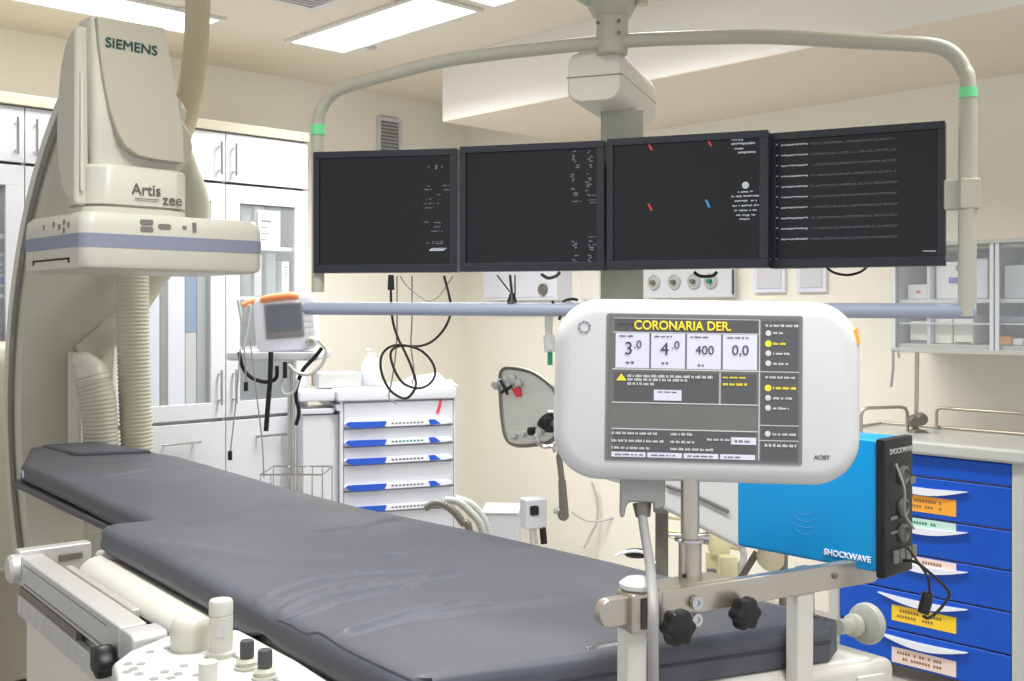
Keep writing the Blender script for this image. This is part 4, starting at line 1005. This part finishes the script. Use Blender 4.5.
# ---------------------------------------------------------------- wall shelf cabinet with glass front
sx = 4.0; u1_, u0_ = 1.995, .95; zt_, zb_ = .256, -.150
ws = thing('wall_shelf', 'grey-white glass fronted wall shelf full of supplies at the right edge', 'shelf', V(4.15, 1.47, -.15))
f = MB(); Z = lambda z: H+z
f.box(sx, X1, u0_, u1_, Z(zt_-.022), Z(zt_)); f.box(sx, X1, u0_, u1_, Z(zb_), Z(zb_+.022)); f.box(sx, X1, u1_-.018, u1_, Z(zb_+.022), Z(zt_-.022)); f.box(sx, X1, u0_, u0_+.018, Z(zb_+.022), Z(zt_-.022))
f.box(X1-.012, X1, u0_+.018, u1_-.018, Z(zb_+.022), Z(zt_-.022))
f.build('carcass', m['cart_grey'], ws, .002)
MB().box(sx+.01, X1-.012, u0_+.018, u1_-.018, Z(.030), Z(.045)).build('shelf_board', m['cabinet_white'], ws, .001)
MB().box(sx+.01, sx+.10, u0_+.018, u1_-.018, Z(-.052), Z(-.045)).build('shelf_lip', m['cart_white'], ws, .001)
for u in (1.86, 1.62):
    MB().box(sx+.02, X1-.012, u-.006, u+.006, Z(zb_+.022), Z(.03)).box(sx+.02, X1-.012, u-.006, u+.006, Z(.045), Z(zt_-.022)).build('divider', m['cart_white'], ws)
f = MB()
for a, b2 in ((u0_, 1.60), (1.58, u1_)):
    x = sx+(-.012 if a == u0_ else -.004)
    f.box(x, x+.005, a, b2, Z(zb_+.004), Z(zt_-.006))
f.build('sliding_pane', m['pane'], ws)
f = MB()
for u in (1.985, 1.605, 1.585): f.box(sx-.016, sx-.004, u-.007, u+.007, Z(zb_+.002), Z(zt_-.004))
f.build('pane_edge', m['cart_white'], ws)
MB().box(sx-.02, sx, u0_, u1_, Z(zb_-.012), Z(zb_+.006)).box(sx-.02, sx, u0_, u1_, Z(zt_-.006), Z(zt_+.010)).build('track', m['cart_grey'], ws, .002)
def item(name, label, cat, u0, u1, z0, z1, mt, x0=4.05, x1=4.22, extra=None, group=None):
    t = thing(name, label, cat, V((x0+x1)/2, (u0+u1)/2, z0), group)
    MB().box(x0, x1, u0, u1, H+z0, H+z1).build('box_body', m[mt], t, .005)
    if extra:
        for (nm, a, b_, c, d, mt2) in extra: MB().box(x0-.0015, x0, u0+(u1-u0)*a, u0+(u1-u0)*b_, H+z0+(z1-z0)*c, H+z0+(z1-z0)*d).build(nm, m[mt2], t)
    return t
item('supply_pack', 'small white pack with a reddish mark, upper left shelf of the wall shelf', 'pack', 1.87, 1.96, .046, .105, 'paper', extra=[('mark', .4, .6, .4, .6, 'red')])
item('supply_box', 'white carton with a purple label on the upper wall shelf', 'box', 1.73, 1.845, .046, .19, 'paper', extra=[('purple_label', .08, .55, .42, .58, 'purple'), ('dark_mark', .1, .3, .75, .9, 'rail_grey')])
item('supply_box', 'plain white carton standing right of the boom tube on the upper shelf', 'box', 1.64, 1.71, .046, .200, 'lilac_white', extra=[('dark_edge', .0, .08, 0, 1, 'rail_grey')])
item('supply_bag', 'pale translucent bag leaning at the right end of the upper shelf', 'bag', 1.40, 1.585, .046, .17, 'cart_white')
item('supply_box', 'cream carton with a dark base, lower left of the wall shelf', 'box', 1.87, 1.95, -.127, -.04, 'cream_wall', extra=[('dark_base', .0, 1, 0, .15, 'rail_grey')])
item('supply_box', 'cream carton in the second bay of the lower shelf', 'box', 1.78, 1.85, -.127, -.03, 'cream_wall')
item('supply_box', 'cream carton with dark lower edge, beside the boom tube on the lower shelf', 'box', 1.70, 1.775, -.127, -.015, 'cream_wall', extra=[('dark_base', .1, .9, 0, .08, 'rail_grey')])
item('supply_tray', 'dark brown tray with orange-yellow packs on the lower right shelf', 'tray', 1.36, 1.60, -.127, -.02, 'brown_dark', 4.10, 4.25)
for i in range(5):
    item('orange_pack', ['leftmost', 'second from left', 'middle', 'second from right', 'rightmost'][i]+' small orange and white pack before the brown tray', 'pack', 1.555-i*.045, 1.593-i*.045, -.127, -.095-.006*(i % 2), ('orange', 'paper', 'orange', 'yellow', 'paper')[i], 4.03, 4.09, group='orange packs in the wall shelf')
item('folded_sheet', 'flat lilac folded sheet lying on the narrow middle lip of the wall shelf', 'sheet', 1.40, 1.60, -.044, -.020, 'stripe_blue', 4.03, 4.10)
t = thing('hanging_strip', 'pale grey strip hanging below the left end of the wall shelf', 'strip', V(3.99, 1.97, -.32))
MB().tube([at(893, 350, 4.17), at(893, 368, 4.17), at(891, 387, 4.17)], .010, 8, flat=.4).tube([at(898, 350, 4.17), at(899, 358, 4.17)], .008, 8, flat=.4).build('strip', m['vent_grey'], t)
t = thing('clamp_pole', 'thin metal pole with round clamps rising behind the blue drawer cart', 'pole', at(917, 430, 4.1))
MB().cyl(at(917, 352, 4.12), at(916, 440, 4.12), .0085, n=14).build('pole', m['steel'], t)
for (x, y) in ((914, 421), (921, 419), (916, 434), (923, 436)):
    MB().lathe([(0, -.018), (.020, -.018), (.024, -.01), (.024, .01), (.020, .018), (0, .018)], at(x, y, 4.05), axis=(.69, .72, .2), n=18).build('clamp', m['rail_grey'], t)
# ================================================================ blue drawer cart
BX = 3.7
bc = thing('blue_drawer_cart', 'blue fronted drawer cart with white crescent handles and steel top', 'cart', V(3.98, 1.75, -H))
ua, ub = 1.425, 2.06; 
MB().box(BX+.02, 4.10, ua, ub, H-1.24, H-.515).build('body', m['cart_grey'], bc, .006)
for u in (ua-.05, ub): MB().box(BX-.004, BX+.05, u, u+.05, H-1.28, H-.50).build('corner_post', m['cart_grey'], bc, .012, 3)
MB().box(BX-.03, 4.12, ua-.06, ub+.06, H-.515, H-.465).build('top', m['cart_grey'], bc, .014, 3)
zs = [-.517, -.597, -.745, -.882, -1.022, -1.168, -1.30]
hand = [None, (-.625, 1.56, 1.93), (-.765, 1.56, 1.93), (-.905, 1.56, 1.93), (-.985, 1.56, 1.93), (-1.12, 1.56, 1.93)]
hz_ = [None, -.645, -.787, -.925, -1.055, -1.205]
stk = [None, (-.666, -.724, 'orange'), (-.748, -.778, 'pale_green'), (-.888, -.918, 'pale_pink'), (-1.078, -1.135, 'yellow'), (-1.232, -1.288, 'pale_pink')]
for i in range(6):
    d = MB().box(BX, BX+.022, ua, ub, H+zs[i+1]+.003, H+zs[i]-.003).build('drawer', m['drawer_blue'], bc, .004)
    if hz_[i] is not None:
        z = H+hz_[i]; P = []; n = 16
        for k in range(n+1):
            s_ = k/n; P.append((1.57+.33*s_, z+.014-.03*math.sin(PI*s_)))
        for k in range(n, -1, -1):
            s_ = k/n; P.append((1.57+.33*s_, z+.015-.006*math.sin(PI*s_)))
        MB().prism(P, BX-.014, BX+.001, 'x').build('handle', m['handle_white'], d)
    if stk[i]:
        z1, z0, mt2 = stk[i]; off = .03 if i >= 4 else 0
        s1 = MB().box(BX-.0015, BX, 1.612, 1.85, H+z0, H+z1).build('label', m[mt2], d)
        pz = MB(); random.seed(i)
        for r_ in range(2 if z1-z0 > .05 else 1):
            for k in range(16):
                if random.random() < .8: pz.box(BX-.0022, BX-.0015, 1.665+k*.0105, 1.672+k*.0105, H+(z0+z1)/2+(.006-.02*r_ if z1-z0 > .05 else -.006), H+(z0+z1)/2+(.016-.02*r_ if z1-z0 > .05 else .004))
        pz.build('label_print', m['ink'] if mt2 != 'pale_green' else m['green_clip'], s1)
for x in (BX+.08, 4.04):
    for u in (ua+.03, ub-.03):
        wz = MB().lathe([(0, 0), (.035, 0), (.04, .005), (.04, .025), (0, .03)], (x, u-.015, .04), axis=(0, 1, 0)).build('castor', m['rail_grey'], bc)
def guard(pts, r=.007): return MB().tube(pts, r, 10)
z0 = -.466
g1 = guard([V(3.80, 2.08, z0), V(3.80, 2.08, z0+.105), V(3.805, 2.09, z0+.117), V(3.82, 2.10, z0+.12), V(4.16, 2.10, z0+.12), V(4.18, 2.10, z0+.117), V(4.185, 2.10, z0+.10), V(4.185, 2.10, z0)])
g1 = guard([at(861, 438, 3.92), at(861, 416, 3.92), at(863, 410, 3.92), at(868, 408, 3.92), at(899, 407, 4.06), at(905, 408, 4.08), at(907, 412, 4.09), at(908, 436, 4.09)], .0065).build('side_guard', m['steel'], bc)
g2 = guard([V(4.09, 1.86, z0), V(4.09, 1.86, z0+.070), V(4.09, 1.855, z0+.080), V(4.09, 1.84, z0+.085), V(4.09, 1.45, z0+.085), V(4.09, 1.435, z0+.08), V(4.09, 1.43, z0)], .0065).build('back_guard', m['steel'], bc)
MB().cyl(V(3.82, 2.09, z0+.008), V(4.09, 2.09, z0+.008), .005, n=8).cyl(V(4.105, 2.09, z0+.008), V(4.105, 1.40, z0+.008), .006, n=8).build('top_rail', m['steel'], bc)
# ================================================================ equipment beyond the table
D = 3.4
dr = thing('drip_chamber', 'clear drip line with a green clip left of the touchscreen', 'drip line', at(550, 363, 2.87))
MB().tube([at(*p, 2.87) for p in ((552, 300), (549, 318), (549, 335))], [.006, .012, .010], 10, smooth=4).tube([at(549, 335, 2.87), at(550, 352, 2.87)], .016, 12).build('clear_chamber', m['clear_grey'], dr)
MB().tube([at(550, 350, 2.87), at(550, 365, 2.87)], .007, 8).build('green_clip', m['green_clip'], dr)
hk = thing('cable_hook', 'black and silver cable hooks beside the upper left corner of the touchscreen', 'hook', at(560, 318, 2.75))
MB().tube([at(*p, 2.82) for p in ((552, 301), (556, 308), (561, 313), (559, 320))], .004, 8, smooth=4).tube([at(*p, 2.82) for p in ((562, 308), (564, 301), (572, 299), (578, 300))], .004, 8, smooth=4).build('black_hook', m['cable_black'], hk)
MB().tube([at(*p, 2.83) for p in ((556, 303), (561, 310), (566, 318))], .005, 8, smooth=4).build('silver_hook', m['chrome'], hk)
ea = thing('articulated_arm', 'slim grey two-piece arm holding a small white socket box above the mattress edge', 'arm', at(560, 515, 3.0))
DA_ = 3.0
MB().tube([at(*p, DA_) for p in ((559, 455), (562, 482))], .009, 10).tube([at(562, 480, DA_), at(564, 514, DA_)], [.011, .014], 10).build('arm_link', m['rail_grey'], ea)
MB().lathe([(0, -.02), (.016, -.02), (.016, .02), (0, .02)], at(563, 514, DA_), axis=(.69, .72, 0), n=18).build('joint', m['rail_grey'], ea)
MB().tube([at(554, 510, DA_), at(563, 512, DA_)], .010, 10).build('elbow', m['cart_grey'], ea)
BXM = frame(at(526, 500, DA_), Vector((CS, -SN, 0))+Vector((SN, CS, 0))*.4)
sb = MB(BXM).box(0, .066, 0, .05, -.085, .0).build('socket_box', m['cart_white'], ea, .005)
MB(BXM).rbox(.012, .038, -.045, -.018, -.004, .004, .006).build('socket_hole', m['black_plastic'], sb)
MB(BXM).tube([(.02, .01, -.085), (.022, .01, -.14)], .006, 8).tube([(.032, .01, -.085), (.036, .01, -.13)], .005, 8).build('pale_tubes', m['clear_grey'], sb)
MB(BXM).tube([(.055, .01, -.08), (.06, .01, -.13)], .010, 10).build('black_plug', m['black_plastic'], sb)
# clear shield with fittings
sh = thing('acrylic_shield', 'rounded translucent grey shield panel with metal fittings left of the touchscreen', 'shield', at(520, 446, 3.3))
DS = 3.30
SHM = frame(at(500, 368, DS), (at(555, 385, DS-.15)-at(500, 368, DS))*Vector((1, 1, 0)))
Mi = SHM.inverted()
def shp(px, py):
    o_ = Mi @ Vector((0, 0, H)); d = Mi.to_3x3() @ (at(px, py, 1)-Vector((0, 0, H))); u = -o_.y/d.y; q_ = o_+d*u; return (q_.x, q_.z)
PO = [Vector(shp(*p)+(0,)) for p in ((499, 382), (501, 371), (509, 368), (530, 372), (548, 384), (556, 396), (558, 420), (552, 440), (532, 445), (514, 445), (505, 437), (501, 415))]
PO = spline(PO+[PO[0]], 5)[:-1]
MB(SHM).prism([(p.x, p.y) for p in PO], 0, .008, 'y').build('shield_panel', m['clear_grey'], sh)
MB(SHM).tube([(p.x, .004, p.y) for p in PO+[PO[0]]], .0065, 8).build('rim', m['rail_grey'], sh)
f = MB(SHM)
random.seed(5)
for (px, py, r) in ((497, 385, .014), (502, 382, .012), (506, 388, .013), (514, 380, .016), (520, 383, .014), (515, 435, .012), (524, 434, .011), (541, 431, .013)):
    x, z = shp(px, py); MB(SHM).lathe([(0, -.018), (r, -.016), (r*1.05, 0), (r*.8, .01), (0, .014)], (x, -.006, z), axis=(.3, -1, .2), n=12).build('silver_fitting', m['vent_grey'], sh)
f = MB(SHM)
for (a, b2) in (((505, 380), (512, 394)), ((506, 392), (516, 386))):
    x, z = shp(*a); x2, z2 = shp(*b2); f.tube([(x, -.02, z), (x2, -.02, z2)], .005, 8)
x, z = shp(534, 431); f.lathe([(0, -.01), (.013, -.01), (.013, .012), (0, .012)], (x, -.006, z), axis=(0, -1, 0), n=14)
f.build('dark_fittings', m['black_plastic'], sh)
x, z = shp(520, 393); f = MB(SHM).prism([(x-.025, z+.014), (x+.01, z+.018), (x+.016, z-.010), (x-.004, z-.012)], -.016, -.004, 'y').build('red_tag', m['red'], sh, .003)
f = MB()
f.tube([at(545, 420, 3.14), at(552, 428, 3.12)], [.03, .018], 10).tube([at(551, 418, 3.12), at(551, 432, 3.12)], .018, 10).build('swivel_head', m['black_plastic'], sh)
MB().tube([at(552, 424, 3.12), at(590, 420, 2.9), at(630, 428, 2.55), at(661, 432, 2.36)], .012, 10, smooth=5).build('support_arm', m['rail_grey'], sh)
MB().tube([at(559, 457, 3.0), at(566, 440, 2.98), at(590, 430, 2.86), at(640, 440, 2.5)], .009, 10, smooth=5).build('support_arm', m['rail_grey'], sh)
MB().tube([at(*p, 3.12) for p in ((540, 432), (536, 438), (543, 446), (553, 446), (556, 452))], .008, 8, smooth=4).build('chrome_bracket', m['chrome'], sh)
MB().tube([at(548, 412, 3.13), at(553, 412, 3.13)], .010, 8).build('chrome_cap', m['chrome'], sh)
# curved translucent cover below the touchscreen, and pole behind it
eq = thing('equipment_pole', 'grey-green floor pole carrying a white rounded housing behind the touchscreen', 'stand', at(661, 311, 2.35)+Vector((0, 0, -H)))
DE = 2.35
MB().cyl(at(662, 425, DE), at(661, 311, DE)+Vector((0, 0, -H+.03)), .0145, n=16).build('pole', m['rail_grey'], eq)
MB().tube([at(662, 490, DE), at(661, 512, DE)], .018, 14).build('pole_collar', m['bracket_grey'], eq)
MB().lathe([(0, 0), (.16, 0), (.16, .015), (.03, .035), (0, .035)], at(661, 311, DE)+Vector((0, 0, -H))).build('floor_base', m['rail_grey'], eq)
EM = frame(at(662, 311, DE-.02), at(740, 311, DE-.10)-at(662, 311, DE))
HB = MB(EM); 
HB.prism([(-.17, -.36), (-.10, -.378), (-.02, -.39), (.0, -.415), (.05, -.435), (.13, -.465), (.20, -.49), (.23, -.48), (.24, -.40), (.22, -.33), (-.17, -.33)], -.06, .06, 'y').build('white_housing', m['housing_white'], eq, .018, 3)
MB(EM).tube([(.04, -.064, -.372), (.10, -.064, -.385), (.18, -.064, -.412)], .004, 8, smooth=4).build('dark_seam', m['rail_grey'], eq)
def pot(name, label, cat, px0, px1, py0, py1, d, mt, taper=.9, lid=None):
    c = at((px0+px1)/2, py1, d); r = (px1-px0)/2/FPX*d; hgt = (py1-py0)/FPX*d
    t = thing(name, label, cat, c)
    MB(frame(c, Vector((CS, -SN, 0)))).loft([[(p[0], p[1], z) for p in rrect(-r*k, r*k, -r*.7*k, r*.7*k, r*.25)] for z, k in ((0, taper*.96), (.006, taper), (hgt-.004, 1), (hgt, .97))]).build('body', m[mt], t)
    if lid: MB(frame(c, Vector((CS, -SN, 0)))).loft([[(p[0], p[1], z) for p in rrect(-r*1.08, r*1.08, -r*.78, r*.78, r*.25)] for z in (hgt, hgt+.012)]).build('lid', m[lid], t)
    return t
hr = thing('equipment_rail', 'white wall rail with clips holding the cream containers, seen beyond the mattress', 'rail', at(715, 535, 2.6))
MB().tube([at(662, 532, 2.7), at(740, 546, 2.62)], .012, 10).tube([at(662, 516, 2.7), at(735, 525, 2.62)], .006, 8).tube([at(712, 535, 2.64), at(712, 311, 2.64)+Vector((0, 0, -H))], .010, 8).build('rail', m['cream_plastic'], hr)
MB().tube([at(703, 517, 2.6), at(704, 524, 2.6)], .006, 8).build('clip', m['black_plastic'], hr)
pot('cream_container', 'upper cream plastic container hung below the white housing', 'container', 708, 731, 524, 554, 2.55, 'cream_plastic', .85, 'cream_plastic')
pot('cream_container', 'lower right cream plastic container, nearest the blue generator', 'container', 719, 737, 556, 583, 2.5, 'cream_plastic', .95)
pot('cream_container', 'lower left narrow cream container beside the grey clip', 'container', 706, 718, 552, 580, 2.56, 'cream_plastic', .95)
pot('grey_clip', 'small grey block between the cream containers', 'clip', 707, 716, 569, 580, 2.45, 'lcd_frame', 1)
t = loose('white_hose', 'white hose hanging beyond the mattress beside the cream containers', [(738, 540), (744, 556), (738, 572), (735, 590)], .008, 'cart_grey', 2.5, 'hose')
t = thing('hose_reel', 'tan round reel behind the steel rail, below the blue generator', 'reel', at(770, 575, 2.3))
MB().lathe([(0, -.01), (.020, -.01), (.030, -.008), (.030, .008), (.020, .010), (0, .01)], at(771, 557, 2.3), axis=(.69, .72, 0)).build('disc', m['tube_tan'], t)
MB().tube([at(757, 552, 2.32), at(740, 580, 2.32), at(736, 600, 2.32)], .008, 8).tube([at(784, 552, 2.3), at(783, 600, 2.3), at(783, 650, 2.3)], .009, 8).build('stand_rods', m['rail_grey'], t)
for (a, b2) in (((618, 552), (632, 546)),): pass
t = thing('black_puck', 'small black puck with a white cord at the far edge of the mattress', 'puck', at(637, 556, 1.86))
MB().lathe([(0, 0), (.020, 0), (.023, .003), (.020, .010), (0, .013)], atz(637, 556, -.445)).build('puck', m['black_plastic'], t)
MB().tube([at(*p, 1.9) for p in ((616, 556), (622, 553), (635, 551), (646, 554), (655, 563))], .0028, 8, smooth=4).build('white_cord', m['paper'], t)
loose('clear_tube', 'thin clear tube curving on the cream wall below the touchscreen', [(592, 482), (597, 500), (597, 520), (590, 536), (584, 548)], .007, 'vent_grey', 5.70, 'tube')
loose('clear_tube', 'thin clear tube crossing sideways on the cream wall below the touchscreen', [(572, 512), (585, 520), (600, 521), (618, 516)], .006, 'vent_grey', 5.66, 'tube')
